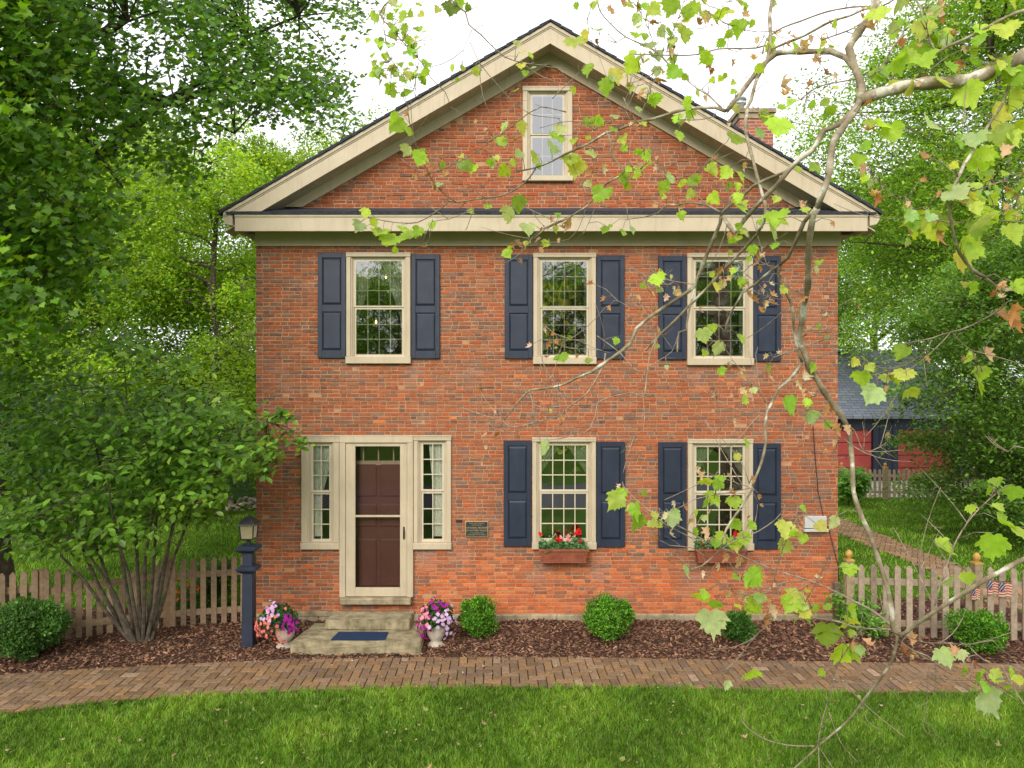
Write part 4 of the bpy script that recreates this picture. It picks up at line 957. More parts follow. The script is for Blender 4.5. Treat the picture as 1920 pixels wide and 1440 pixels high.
# back fence
FC[:] = [tuple(q*1.35 for q in c) for c in FC]
bf = empty('picket_fence', (*P(1650, 0, 21.8)[:2], 0), label='distant low picket fence in front of the dark garage', cat='fence')
mbp = MB(); mbr = MB(); x = 8.6; dd = np.array([1, -.12]); dd = dd/np.linalg.norm(dd); s_ = 0
org = np.array([8.6, 12.0])
for k in range(62):
    p = org+dd*k*.14; picket(mbp, p[0], p[1], .05, .92, .075, dd[0], dd[1])
rail(mbr, org, org+dd*8.7, .72, .72); rail(mbr, org, org+dd*8.7, .22, .22)
mbp.build('pickets', M['fence'], bf); mbr.build('rails', M['fence'], bf)
for px in (8.7, 10.15, 11.42, 14): p = org+dd*(px-8.6); post(bf, p[0], p[1], .98, .12, True)
# flags on the right fence
def flag_cloth(px, py, w_, h_, D, label):
    x0, z1 = W(px, py, D); y = D-10
    root = empty('small_flag', (x0, y, z1), label=label, cat='flag', group='small flags hung on the right fence')
    nu, nv = 14, 10; V = []; Fs = []; C = []
    for j in range(nv+1):
        for i in range(nu+1): u = i/nu; V.append((x0+w_*u, y+.008*math.sin(u*11), z1-h_*j/nv-.006*math.sin(u*7)))
    for j in range(nv):
        for i in range(nu):
            Fs.append((j*(nu+1)+i, (j+1)*(nu+1)+i, (j+1)*(nu+1)+i+1, j*(nu+1)+i+1))
            if i < 6 and j < 6: C.append((.55, .5, .55) if (i+j) % 3 == 0 else (.03, .04, .14))
            else: C.append((.5, .06, .05) if j % 2 == 0 else (.7, .6, .5))
    np_obj('cloth', V, Fs, M['petal'], root, col=np.array(C))
    mb = MB(); mb.tube([(x0-.02, y+.02, z1+.01), (x0+w_+.02, y+.02, z1+.01)], .004, 5); mb.build('string', M['fence'], root)
flag_cloth(1852, 1090, .13, .16, 9.08, 'small striped flag left of the pair beside the fence post')
flag_cloth(1873, 1093, .16, .17, 9.05, 'small flag with dark blue canton rightmost on the fence')
flag_cloth(1822, 1103, .1, .14, 9.12, 'small faded flag hanging left of the ball topped post')

# ================================================================== GARAGE
ga = empty('garage', (13, 16.5, 0), label='dark blue board garage with grey shingled roof and red doors', cat='garage')
Xa, Xb, Yg = 8.0, 17.2, 16.3
mb = MB(); xd = [(8.9, cam_x(1637, 26.3)), (cam_x(1684, 26.3), 16.4)]
_, zd = W(0, 806, 26.3)
mb.box(Xa, xd[0][0], Yg, Yg+.2, 0, 2.4); mb.box(xd[0][1], xd[1][0], Yg, Yg+.2, 0, 2.4); mb.box(xd[1][1], Xb, Yg, Yg+.2, 0, 2.4)
for a, b_ in xd: mb.box(a, b_, Yg, Yg+.2, zd, 2.4)
x = xd[0][1]
while x < xd[1][0]: mb.box(x+.0, x+.03, Yg-.02, Yg-.001, 0, 2.3); x += .24
mb.box(Xa, Xb, Yg+7.8, Yg+8, 0, 2.4); mb.box(Xa, Xa+.2, Yg+.2, Yg+7.8, 0, 2.4); mb.box(Xb-.2, Xb, Yg+.2, Yg+7.8, 0, 2.4)
mb.prism([(0, 0), (1, 0), (1, 1)], 0, .001) if False else None
mb.build('wall', M['navy'], ga)
for a, b_ in xd:
    mb = MB()
    for k in range(4): z0 = zd*k/4; mb.bbox(a+.02, b_-.02, Yg+.08, Yg+.12, z0+.01, z0+zd/4-.01, .01)
    mb.build('garage_door', M['red_door'], ga)
mb = MB(); e0_, e1_ = Yg-.4, Yg+4.0; zr, ze = 5.0, 2.32
mb.add([(Xa-.3, e0_, ze), (Xb+.3, e0_, ze), (Xb+.3, e1_, zr), (Xa-.3, e1_, zr), (Xa-.3, e0_, ze+.1), (Xb+.3, e0_, ze+.1), (Xb+.3, e1_, zr+.1), (Xa-.3, e1_, zr+.1), (Xa-.3, e1_+4.4, ze), (Xb+.3, e1_+4.4, ze), (Xb+.3, e1_+4.4, ze+.1), (Xa-.3, e1_+4.4, ze+.1)],
       [(0, 3, 2, 1), (4, 5, 6, 7), (0, 1, 5, 4), (0, 4, 7, 3), (1, 2, 6, 5), (3, 8, 9, 2), (7, 6, 10, 11), (8, 11, 10, 9), (3, 7, 11, 8), (2, 9, 10, 6)])
mb.build('roof', M['garage_roof'], ga)
mb = MB(); x_, z_ = W(1664, 818, 26.2); mb.lathe([(.05, -.12), (.1, -.08), (.1, .08), (.03, .16)], (x_, Yg-.12, z_), 8); mb.build('wall_lamp', M['brass'], ga)

# rocks at the far left bed
n = 160; g0 = G(445, 950); ROCK = fan([(.5*math.cos(a), .5*math.sin(a)) for a in np.linspace(0, 6.28, 8)[:-1]], cy=0, cup=-1.2)
pts = np.stack([g0[0]+rng.uniform(-1.6, 1.4, n), g0[1]+rng.uniform(-.8, 1.8, n), np.full(n, .05)], 1)
V, Fa, C = scatter(ROCK, pts, rot_from(np.stack([rng.normal(0, .3, n), rng.normal(-.3, .3, n), np.ones(n)], 1), rng.normal(size=(n, 3))), rng.uniform(.15, .45, n), pick([(.5, .42, .35), (.6, .52, .44), (.4, .3, .25)], n))
tag(np_obj('rocks', V, Fa, M['paver'], col=C), 'pale jumbled stones of a rock bed on the far left lawn', 'rocks', kind='stuff')

# ================================================================== TREES
def limb_path(p0, p1, sag=.0, wob=.15, n=6):
    p0, p1 = np.array(p0, float), np.array(p1, float); d = np.linalg.norm(p1-p0)
    out_ = []
    for i in range(n+1):
        u = i/n; q = p0+(p1-p0)*u; q[2] += sag*math.sin(math.pi*u)
        if 0 < i < n: q = q+rng.normal(0, wob*d/n, 3)
        out_.append(q)
    return out_
def tree(name, x, y, h, cr, base_h, nleaf, ls, cols, label, trunk_r=.2, nlimb=26, flat=.5, tmpl=DIAMOND, mat='leaf', cat='tree', lean=(0, 0), seed=None, group=None, clus=1.0):
    root = empty(name, (x, y, 0), label=label, cat=cat, group=group)
    mb = MB(); tp = limb_path((x, y, -.1), (x+lean[0], y+lean[1], h*.92), 0, .12, 9)
    mb.tube(tp, [trunk_r*(1-.85*i/9) for i in range(10)], 8)
    cen = []
    for k in range(nlimb):
        u = rng.uniform(base_h/h, .95); i = min(8, int(u*9)); p0 = tp[i]+(tp[i+1]-tp[i])*(u*9-i)
        a = rng.uniform(0, 6.28); v = (u-base_h/h)/(1-base_h/h); prof = math.sin(math.pi*min(1, .18+v*.8))**.7
        ln = cr*prof*rng.uniform(.65, 1.05); up = ln*rng.uniform(.0, .45)
        p1 = p0+np.array([math.cos(a)*ln, math.sin(a)*ln, up]); lp_ = limb_path(p0, p1, .1*ln, .2, 5)
        r0 = trunk_r*.35*(1-u*.5); mb.tube(lp_, [r0*(1-.85*i/5) for i in range(6)], 5)
        for q, wgt in ((lp_[-1], 1), (lp_[-2], .9), (lp_[-3], .7)):
            for m_ in range(2):
                sp = cr*.17; cen.append(q+rng.normal(0, sp, 3)*np.array([1, 1, .6]))
            mb.tube([q, q+rng.normal(0, cr*.12, 3), cen[-1]], [r0*.25, r0*.18, r0*.06], 4)
    mb.build('trunk', M['bark'], root)
    cen = np.array(cen); m_ = len(cen); idx = rng.integers(0, m_, nleaf)
    sc = rng.uniform(.45, 1.2, m_)*cr*.16*clus
    pts = cen[idx]+rng.normal(0, 1, (nleaf, 3))*sc[idx][:, None]*np.array([1, 1, flat])
    pts[:, 2] -= .25*np.sum((pts[:, :2]-cen[idx][:, :2])**2, 1)/(sc[idx]+.01)
    kk = pts[:, 2] > .3; pts = pts[kk]; idx = idx[kk]; n = len(pts)
    nr = np.stack([rng.normal(0, .8, n), rng.normal(-.1, .8, n), np.ones(n)], 1); tip = rng.normal(size=(n, 3)); tip[:, 2] -= .5
    tone = rng.uniform(.6, 1.4, m_)[idx[:n]]
    V, Fa, C = scatter(tmpl, pts, rot_from(nr, tip), rng.uniform(.7, 1.3, n)*ls, pick(cols, n, .18)*tone[:, None])
    np_obj('crown', V, Fa, M[mat], root, col=C); return root
BRT = [(.22, .38, .03), (.29, .45, .035), (.16, .29, .025), (.38, .5, .05)]
MID = [(.16, .31, .03), (.21, .38, .04), (.12, .24, .03), (.27, .44, .05)]
DKG = [(.09, .18, .03), (.12, .23, .035), (.17, .3, .04)]
tree('broadleaf_tree', -7.6, 8.5, 11.2, 3.3, 1.5, 85000, .095, BRT, 'bright yellow green tree behind the left fence nearest the house', .16, 34)
tree('broadleaf_tree', -5.6, 14, 13.6, 3.9, 2.0, 90000, .115, BRT, 'bright green tree showing above the left roof slope', .18, 34)
tree('broadleaf_tree', -12.5, 11, 12.5, 4.2, .8, 95000, .11, BRT+MID, 'light green tree filling the far left background', .2, 34)
tree('broadleaf_tree', -9.5, 19, 14, 4.5, 1.0, 60000, .16, MID+BRT, 'mid green tree deep in the left background', .25, 32)
tree('broadleaf_tree', -17, 19, 15, 5, 1.0, 36000, .24, MID, 'darker green tree far behind at the left edge', .25, 30)
tree('broadleaf_tree', -14.5, 5.5, 5.2, 3.0, .3, 50000, .085, MID, 'low spreading green tree behind the left fence', .12, 28)
tree('broadleaf_tree', -6.2, 12, 4.5, 2.2, .3, 34000, .085, MID, 'low green understorey tree beside the left house wall', .1, 20)
tree('broadleaf_tree', -15.5, 10, 8.5, 4.0, .3, 60000, .12, MID, 'bushy green tree low at the far left edge', .15, 34)
tree('broadleaf_tree', 14.3, 11.0, 17.5, 5.0, 5.2, 95000, .115, MID+MID+BRT, 'tall green maple rising right of the gable', .3, 46, clus=.8)
tree('broadleaf_tree', 18.5, 13, 19, 5.5, 4.5, 95000, .125, MID, 'tall dense green tree at the right edge of the yard', .35, 44, clus=.85)
tree('broadleaf_tree', 9.4, 26, 13.5, 4.3, 4.5, 60000, .16, MID+BRT, 'lighter green tree behind the garage roof', .3, 36)
tree('broadleaf_tree', 19, 27, 15, 5.5, 2.5, 34000, .26, MID, 'broad green tree behind the right end of the garage', .3, 36)
tree('broadleaf_tree', 12.3, 21.5, 11, 4.0, 2.5, 70000, .13, MID, 'fresh green tree behind the garage nearest the house corner', .22, 36)
tree('hornbeam_tree', 11.15, 5.0, 7.4, 2.55, .25, 78000, .085, DKG+[(.13, .27, .04)], 'dark dense low branched tree right of the back path', .14, 52, flat=.3, tmpl=OVAL)
tree('broadleaf_tree', 14.0, 6.5, 7.5, 2.7, .3, 50000, .095, DKG+MID, 'dark green bushy tree behind the right picket fence', .14, 40, flat=.4)
# across the road (they show in the window glass)
pr = tree('street_tree', -7, -34, 12, 5.5, 2.5, 12000, .34, MID+DKG, 'leafy tree across the road reflected in the upper panes', .35, 34, group='trees across the road')
for i, (x, y) in enumerate(((3.5, -37), (13, -34), (-17, -38), (24, -38), (-28, -36))):
    c = copy_tree(pr, None, (x, y, .6)); c.rotation_euler = (0, 0, i*1.3+.7)

# --- multi stemmed magnolia at the left
mg = empty('magnolia_tree', (*G(268, 1206)[:2], 0), label='multi stemmed tree with large oval leaves before the left fence', cat='tree')
gx, gy = G(268, 1206)[:2]; D0 = gy+10; mb = MB(); cen = []
ends = [(-20, 900, -.6), (60, 800, .5), (130, 960, -.8), (150, 720, .2), (200, 880, -1.0), (230, 640, .6), (280, 800, -.5), (330, 700, .3), (350, 880, -.5), (420, 800, .1), (-60, 700, .4), (400, 720, .7)]
for px, py, dd_ in ends:
    e = P(px, py, D0+dd_); midp = np.array(P(268+(px-268)*.38, 1206+(py-1206)*.42+10, D0+dd_*.35))
    b0 = np.array((gx+(px-268)*.0005, gy+random.uniform(-.05, .05), -.03))
    p_ = [b0, (b0+midp)/2+np.array([(px-268)*.0002, 0, .04]), midp, (midp+np.array(e))/2+rng.normal(0, .05, 3), np.array(e)]
    mb.tube(p_, [.028, .024, .018, .012, .005], 7)
    for k in range(9):
        u = rng.uniform(.3, 1.1); q = midp+(np.array(e)-midp)*u; s_ = q+rng.normal(0, .42, 3)*np.array([1, 1, .6]); cen.append(s_); mb.tube([q, (q+s_)/2+rng.normal(0, .03, 3), s_], [.008, .006, .003], 4)
# sprig that crosses the brick corner
spr = [(420, 830), (470, 805), (500, 790), (525, 775), (545, 785)]
p_ = [np.array(P(a, q, 9.3)) for a, q in spr]; mb.tube(p_, [.012, .01, .008, .006, .003], 5); extra = []
for a, q in ((505, 790), (525, 777), (545, 783), (500, 815), (515, 835), (500, 850), (490, 870), (520, 815), (545, 820), (560, 830), (575, 825), (485, 830), (470, 850), (512, 870), (478, 880), (495, 885)):
    e_ = np.array(P(a, q, 9.3)); extra.append(e_); mb.tube([p_[2], (p_[2]+e_)/2+np.array([0, 0, .05]), e_], [.006, .005, .003], 4)
mb.build('trunk', M['bark'], mg)
# extra crown centres filling the outline
outl = [(-60, 700), (60, 660), (180, 620), (300, 650), (400, 710), (460, 770), (500, 850), (470, 900), (430, 940), (390, 975), (330, 960), (290, 1000), (230, 1000), (170, 1050), (120, 1030), (60, 1010), (-60, 1000)]
io = inpoly(outl); k = 0
while k < 330:
    a, q = random.uniform(-60, 500), random.uniform(560, 1050)
    if io(a, q) and (q > 760 or random.random() < .35): cen.append(np.array(P(a, q, D0+random.uniform(-.9, 1.1)))); k += 1
cen = np.array(cen); n = 11500; idx = rng.integers(0, len(cen), n)
cen[:, 2] = np.maximum(cen[:, 2], 1.15); pts = cen[idx]+rng.normal(0, 1, (n, 3))*np.array([.16, .16, .055]); pe = np.array(extra)[rng.integers(0, len(extra), 210)]+rng.normal(0, .06, (210, 3)); 
qx = 960+pts[:, 0]/(pts[:, 1]+10)*F; qy = 740-(pts[:, 2]-CH)/(pts[:, 1]+10)*F   # keep the skirt of the crown off the lamp post and fence
pts = pts[~(((qx > 425) & (qy > 895)) | (qy > 1045) | ((qx > 310) & (qy > 985)) | (qx > 520))]
pts = np.vstack([pts, pe]); n = len(pts)
nr = np.stack([rng.normal(0, .5, n), rng.normal(-.6, .45, n), np.ones(n)], 1); tip = rng.normal(0, .7, (n, 3)); tip[:, 2] -= .6
V, Fa, C = scatter(OVAL, pts, rot_from(nr, tip), rng.uniform(.08, .135, n), pick([(.12, .25, .022), (.16, .32, .03), (.09, .19, .02), (.24, .42, .05)], n))
np_obj('crown', V, Fa, M['maple'], mg, col=C)

# --- big maple overhanging the left
mt = empty('maple_tree', (-8.0, .8, 0), label='large dark maple overhanging the upper left with its trunk at the edge', cat='tree')
mb = MB(); tk = limb_path((-8.0, .8, -.1), (-8.4, .5, 9), 0, .08, 8); mb.tube(tk, [.42-.03*i for i in range(9)], 12)
mo = [(-500, -300), (640, -300), (675, 0), (650, 40), (628, 75), (600, 90), (622, 120), (652, 165), (676, 212), (655, 236), (600, 226), (560, 215), (530, 205), (520, 240), (500, 235), (470, 190), (430, 230), (395, 290), (370, 340), (330, 330), (290, 290), (250, 330), (262, 380), (225, 440), (180, 480), (175, 520), (140, 540), (100, 590), (60, 600), (-30, 620), (-400, 640)]
im = inpoly(mo); cen = []; hole = [(290, 130, 20), (350, 155, 22), (10, 140, 24), (45, 195, 14)]
def mapD(a): return np.interp(a, [-400, 0, 350, 680], [6.4, 7.4, 9.6, 11.5])
while len(cen) < 720:
    a, q = random.uniform(-420, 690), random.uniform(-280, 640)
    if not im(a, q) or any((a-hx)**2+(q-hy)**2 < (hr+10)**2 for hx, hy, hr in hole): continue
    if 330 < a < 480 and q > 240 and random.random() < .4: continue
    cen.append((a, q, mapD(a)+random.uniform(-.8, 2.0)))
C3 = np.array([P(*c) for c in cen])
mains = [(-100, 560, 8.2), (120, 430, 8.4), (60, 200, 8.0), (230, 350, 9.2), (330, 200, 9.5), (240, 40, 9.0), (480, 120, 10.5), (560, 30, 10.8), (600, 190, 11.2), (440, 250, 10.2), (-200, 100, 7.4)]
mp = []
for a, q, d_ in mains:
    st = tk[random.randint(4, 7)]; l_ = limb_path(st, P(a, q, d_), .5, .12, 7); mb.tube(l_, [.11-.0135*i for i in range(8)], 7); mp += l_[2:]
mp = np.array(mp)
for c in C3[::2]:
    j = np.argmin(np.sum((mp-c)**2, 1)); q = mp[j]; mb.tube([q, (q+c)/2+rng.normal(0, .08, 3)+np.array([0, 0, .08]), c], [.016, .011, .004], 4)
mb.build('trunk', M['bark'], mt)
n = 66000; idx = rng.integers(0, len(C3), n); pts = C3[idx]+rng.normal(0, 1, (n, 3))*np.array([.2, .26, .15])
nr = np.stack([rng.normal(0, .65, n), rng.normal(-.75, .6, n), np.ones(n)*.7], 1); tip = rng.normal(0, .6, (n, 3)); tip[:, 2] -= .9
V, Fa, C = scatter(MAPLE, pts, rot_from(nr, tip), rng.uniform(.065, .115, n), pick([(.1, .23, .018), (.14, .3, .02), (.075, .18, .015), (.24, .42, .03), (.17, .32, .04)], n))
np_obj('crown', V, Fa, M['maple'], mt, col=C)
#SYCAMORE
# --- sycamore standing just right of the view, its lower limbs hang in front of the house
def sd_(x, y):
    return 3.35+2.3*max(0, 1-x/1920)**1.1+.28*math.sin(x*.006+y*.004)+.22*math.sin(y*.009-x*.003)
def S3(x, y): return np.array(P(x, y, sd_(x, y)))
BR = '''30 24 1990,50 1920,105 1850,138 1817,150 1767,155 1717,158 1667,170 1633,180 1612,190
18 13 1640,-30 1640,20 1617,50 1592,90 1598,115 1610,145 1616,165 1612,190 1587,230 1562,267 1558,292 1553,333 1540,367 1532,390
13 12 1532,390 1525,405 1522,420 1517,453 1515,503 1515,537 1508,570 1503,607 1498,630 1507,660 1513,674 1517,691 1532,712 1548,739 1565,762 1582,787 1592,807
10 10 1592,807 1594,828 1598,870 1600,920 1612,960 1631,1002 1642,1035 1656,1077 1666,1110 1672,1147 1675,1181 1683,1188
13 10 1600,125 1585,108 1560,97 1500,97 1455,100 1440,113 1417,138 1363,208
10 7 1532,390 1507,417 1498,440 1487,463 1477,483 1462,497
7 4 1462,497 1452,503 1433,518 1418,532 1393,548 1385,562 1370,587 1362,608 1360,623
6 6 1462,497 1458,513 1467,537 1480,562 1487,582 1488,612 1493,643 1497,660 1504,680
7 6 1504,680 1498,689 1480,712 1461,728 1448,753 1438,772 1434,799 1436,828 1428,866 1415,899 1411,912
6 3 1412,915 1397,940 1378,967 1362,992 1353,1017 1351,1030 1337,1044 1316,1061 1295,1068
12 8 1612,190 1603,202 1575,232 1545,245 1537,257 1523,283 1503,295 1478,320 1458,345 1437,367 1420,385 1395,413 1377,438 1367,423 1355,405
7 6 1440,395 1432,415 1420,438 1407,453 1385,477 1367,495 1335,530 1318,548 1297,568 1267,600 1243,622 1223,643 1210,657
9 7 1450,-10 1443,30 1445,67 1438,115 1420,145 1408,188 1402,200 1397,242 1403,267 1412,300 1420,333 1428,360 1435,383 1433,415 1420,438
8 7 1478,320 1437,337 1413,348 1393,367 1378,378 1355,397 1353,405
9 8 1353,405 1350,420 1337,450 1325,478 1318,498 1307,523 1302,537 1290,547 1267,562 1237,582 1215,597 1197,613 1193,617 1181,645 1162,661 1137,678 1110,697
7 4 1110,697 1081,709 1054,722 1027,728 993,732 977,747 945,788
5 2 1350,398 1325,384 1298,380 1269,384 1250,384 1235,398 1208,407 1177,411
3 1.5 1325,384 1306,365 1296,350 1312,323 1325,305 1354,273 1364,265
2 1 1296,350 1254,330 1221,302 1187,271
4 4 1355,405 1373,434 1377,438
8 4 1360,208 1342,202 1312,202 1281,206 1250,215 1225,223 1194,229 1162,242 1135,250 1108,267 1083,279 1062,288 1035,302 1002,315 970,321
4 2.5 1004,317 993,333 972,352 941,367 910,371 856,379 843,377 822,394 802,408 783,417 754,418 722,414 687,408 672,419
3 2 856,380 827,358 810,337 802,321 791,300 781,279 777,254 768,231 764,200
2 1.5 910,371 906,381 889,391 875,398 841,411 810,416 806,440 804,460
1.5 1 810,417 793,444 772,450
3 2 1062,210 1014,200 991,212 972,227 941,250 925,260 900,279 868,300 839,314 814,323 785,323 768,312 752,298
1.5 1 797,283 827,298 852,304
4 1.5 840,-10 846,0 873,23 879,46 902,65 921,85 938,100 965,114 1060,130
2 1 885,56 869,94 867,119
2 2 881,79 900,119 925,150 954,183 975,202 996,215 1050,222
4 1.5 740,-10 712,25 733,52 754,77 773,98 792,119 808,146 835,173 844,200
2 1 717,31 725,83 729,117 735,129
2 1 785,117 779,146 780,183
5 2 1352,202 1327,177 1302,162 1281,142 1254,121 1235,100 1208,85 1173,69 1146,46 1125,21 1117,-5
2 1 1173,69 1156,79 1142,77 1125,65
3 4 1180,102 1208,102 1271,104 1308,102 1346,92 1396,91 1417,90 1438,85
4 4 1430,100 1438,73 1467,52 1500,40 1550,22 1600,13 1620,12 1650,13 1667,5 1690,-10
6 5 1440,95 1475,80 1508,67 1542,48 1558,40 1600,27 1620,17 1650,13
4 3 1540,75 1600,53 1633,28 1650,17
2 2 1325,20 1333,27 1365,46 1396,56 1420,60 1458,58
2.5 2 1250,98 1258,69 1277,21 1285,-8
2.5 1.5 1310,-5 1330,12 1348,17 1367,3
9 6 1990,5 1920,20 1892,30 1850,52 1812,72 1775,88 1755,100 1742,113
5 4 1755,97 1742,72 1732,43 1728,20 1713,-8
2 1.5 1883,102 1850,120 1805,143
4 3 1695,60 1683,77 1667,100 1650,132 1630,143 1600,149 1583,152 1533,163 1500,187
2 2 1650,137 1675,148 1708,148 1742,132 1767,113 1800,95 1867,88
7 8 1950,90 1913,115 1892,160 1880,193 1850,240 1812,303 1808,307 1797,333 1783,358 1777,373 1780,392 1783,413 1788,440 1800,475 1822,505 1847,520
5 3 1847,520 1863,532 1880,552 1883,572 1875,580 1857,592 1833,605 1805,617 1783,623 1767,627 1745,635 1717,640 1695,645
3 1.5 1747,638 1737,657 1717,673 1697,685 1670,691 1653,690 1625,678 1605,668
2.5 1.5 1787,625 1800,640 1823,658 1843,660
2 1.5 1823,658 1833,675 1842,697
3 2 1740,407 1767,415 1800,417 1833,415 1867,405 1900,390 1960,370
2 1.5 1740,407 1733,402 1700,383 1672,365 1650,343 1625,317 1600,282
4 2 1783,370 1817,360 1850,350 1880,340 1920,343 1960,345
2.5 2 1875,340 1892,328 1917,323
2 1 1787,370 1808,342 1830,322
11 8 2010,1005 1920,1048 1861,1080 1775,1132 1719,1170 1692,1190 1683,1188
4 2.5 1752,1136 1771,1072 1794,1012 1824,967 1857,934 1867,926
2.5 1.5 1749,1132 1722,1076 1676,990
4.5 3 1683,1188 1676,1177 1639,1147 1597,1125 1555,1104 1512,1087 1462,1072 1420,1056 1380,1038 1328,1017 1287,994 1245,973 1214,955 1182,927 1170,913
2.5 2 1297,1009 1253,986 1220,967
2.5 1.5 1328,1048 1297,1027 1257,1023 1237,1013 1224,994
3.5 2 1351,1030 1380,1013 1422,996 1453,975 1464,963
2 1 1368,1017 1399,992
3 1.5 1407,915 1370,923 1328,930 1303,936 1282,948 1266,955 1245,962 1228,962
2 1 1403,913 1360,898 1307,880
2.5 1 1405,907 1395,877 1370,840 1321,791
2 1 1436,774 1427,775 1386,770 1344,749 1305,720
2.5 1.5 1438,772 1436,755 1425,732 1417,664 1421,651
1.5 1 1425,705 1440,685 1457,660
2 1 1424,735 1419,732 1402,707 1373,674 1352,639
4.5 2 1683,1188 1678,1181 1607,1177 1574,1166 1514,1156 1462,1143 1449,1133
2 1 1574,1168 1537,1152 1510,1129 1495,1106
3 2 1512,1087 1466,1093 1441,1106 1412,1105 1380,1075 1366,1052
3 2 1441,1110 1415,1116 1385,1113 1360,1100 1318,1070
3 1.5 1449,1100 1460,1052 1466,1034 1482,994 1495,969 1484,961 1462,973
2 1 1499,1108 1545,1077 1589,1054
2 1 1616,1166 1657,1125
2.5 2 1689,1189 1732,1204 1774,1206 1820,1208 1861,1200
3 1.5 1800,1204 1820,1215 1850,1241 1920,1254
4 2 1690,1205 1711,1219 1752,1241 1752,1297
2 1.5 1741,1245 1737,1331 1730,1361 1739,1376
3 2 1745,1262 1760,1271 1794,1275 1850,1275 1920,1269
7 3 1683,1188 1677,1226 1662,1256 1617,1316 1591,1350 1539,1395 1528,1406 1490,1440 1450,1480
3 2 1527,1399 1475,1397 1430,1384 1400,1363 1390,1350
3 2.5 1533,1399 1542,1350 1557,1297 1563,1264 1569,1249 1590,1215 1620,1175
2.5 1.5 1567,1264 1625,1324 1696,1382
2 1 1616,1316 1625,1350 1651,1369
2 1 1554,1335 1576,1391 1608,1429
2.5 2 1535,1402 1536,1450
2.5 2 1539,1406 1565,1445
3.5 2 1449,1160 1436,1176 1425,1184 1402,1210 1380,1240 1350,1262
3 2 1970,838 1920,840 1902,836 1890,847 1871,835 1853,819
3 1.5 1585,793 1602,807 1613,835 1619,845 1630,847 1650,838 1662,830
2 1 1560,805 1573,812 1594,835 1619,845
2 1 1619,845 1621,820 1617,791
4.5 2 1135,663 1133,680 1120,707 1100,738 1064,765 1060,774 1037,784 1010,790 977,799 956,801 943,790 910,780 881,770 860,763
2 1 943,790 912,753 895,720
3 2 993,732 999,757 996,790
2 1 995,801 964,810 933,805 912,790
2 1 1012,786 1041,753
2 1 1004,797 1020,815
3.5 2 1231,636 1218,667 1212,713 1206,745 1185,736 1162,740 1120,755 1116,780 1106,803 1093,813 1050,822
2 1 1206,745 1206,805 1172,822
2.5 2 1120,630 1162,661 1197,697 1231,678 1260,659 1273,623
5 4 1302,543 1293,578 1287,612 1288,618 1273,623 1270,660
2 1 1022,611 1041,626 1064,634 1089,640 1110,651 1147,663
1.5 1 1031,640 1068,653 1102,654 1131,657
1.5 1 1016,676 1033,709 1052,734 1064,765
1.5 1 1056,638 1033,713
2.5 1.5 1300,533 1267,528 1240,520 1220,505
1.5 1 1267,528 1218,548
2 1.5 1237,582 1200,573 1180,575 1160,565
1.5 1 1198,568 1222,600 1260,653
2.5 1.5 1457,502 1438,497 1412,483
2 1.5 1508,557 1487,537 1472,520
1.5 1 1503,558 1460,561 1440,557 1410,543
2 1 1490,575 1528,578
2 1 1507,630 1537,603 1583,567
2 1 1503,632 1525,623 1572,612
1.5 1 1442,550 1408,522 1385,502
2.5 1.5 1367,495 1390,490 1433,462
5 3 1135,250 1137,246 1146,267 1144,286 1158,305 1171,321 1162,330 1135,346 1112,373 1102,386 1079,400 1062,411 1021,430 1000,448 980,460
1.5 1 1171,321 1202,317
1.5 1 1102,386 1090,344 1069,300
1.5 1 1144,286 1104,317
1.5 1 1098,392 1083,432 1067,448 1031,455 1000,453
1.5 1 1115,392 1092,444
2 1.5 985,389 1014,402 1045,419
2.5 1.5 1060,410 1014,431 989,454
3 2 1192,227 1177,200 1169,183
1.5 1 1196,225 1217,179
1.5 1 1146,287 1173,212 1185,146
2 1.5 1183,156 1219,142 1242,123
2 1.5 1112,231 1075,227 1052,229 1012,240
2 1 1117,246 1079,212
2 1 1035,185 1087,135
3 2 1271,224 1302,225 1337,219 1345,205
2 2 1410,200 1453,222 1520,235 1542,237
1.5 1 1208,102 1185,160 1150,230
2 1 1230,95 1210,40 1180,-8
1.5 1 1098,-8 1104,60 1125,110 1150,180'''
import re as _re
M['twig'] = m_noise('pale twig', (.15, .11, .075), (.38, .3, .22), 25, .8, .3, 60)
syt = empty('sycamore_tree', (4.9, -5.9, 0), label='sycamore with flaking pale bark reaching in from the right in front of the house', cat='tree')
mb = MB(); tw = MB(); joints = []; segs_ = []
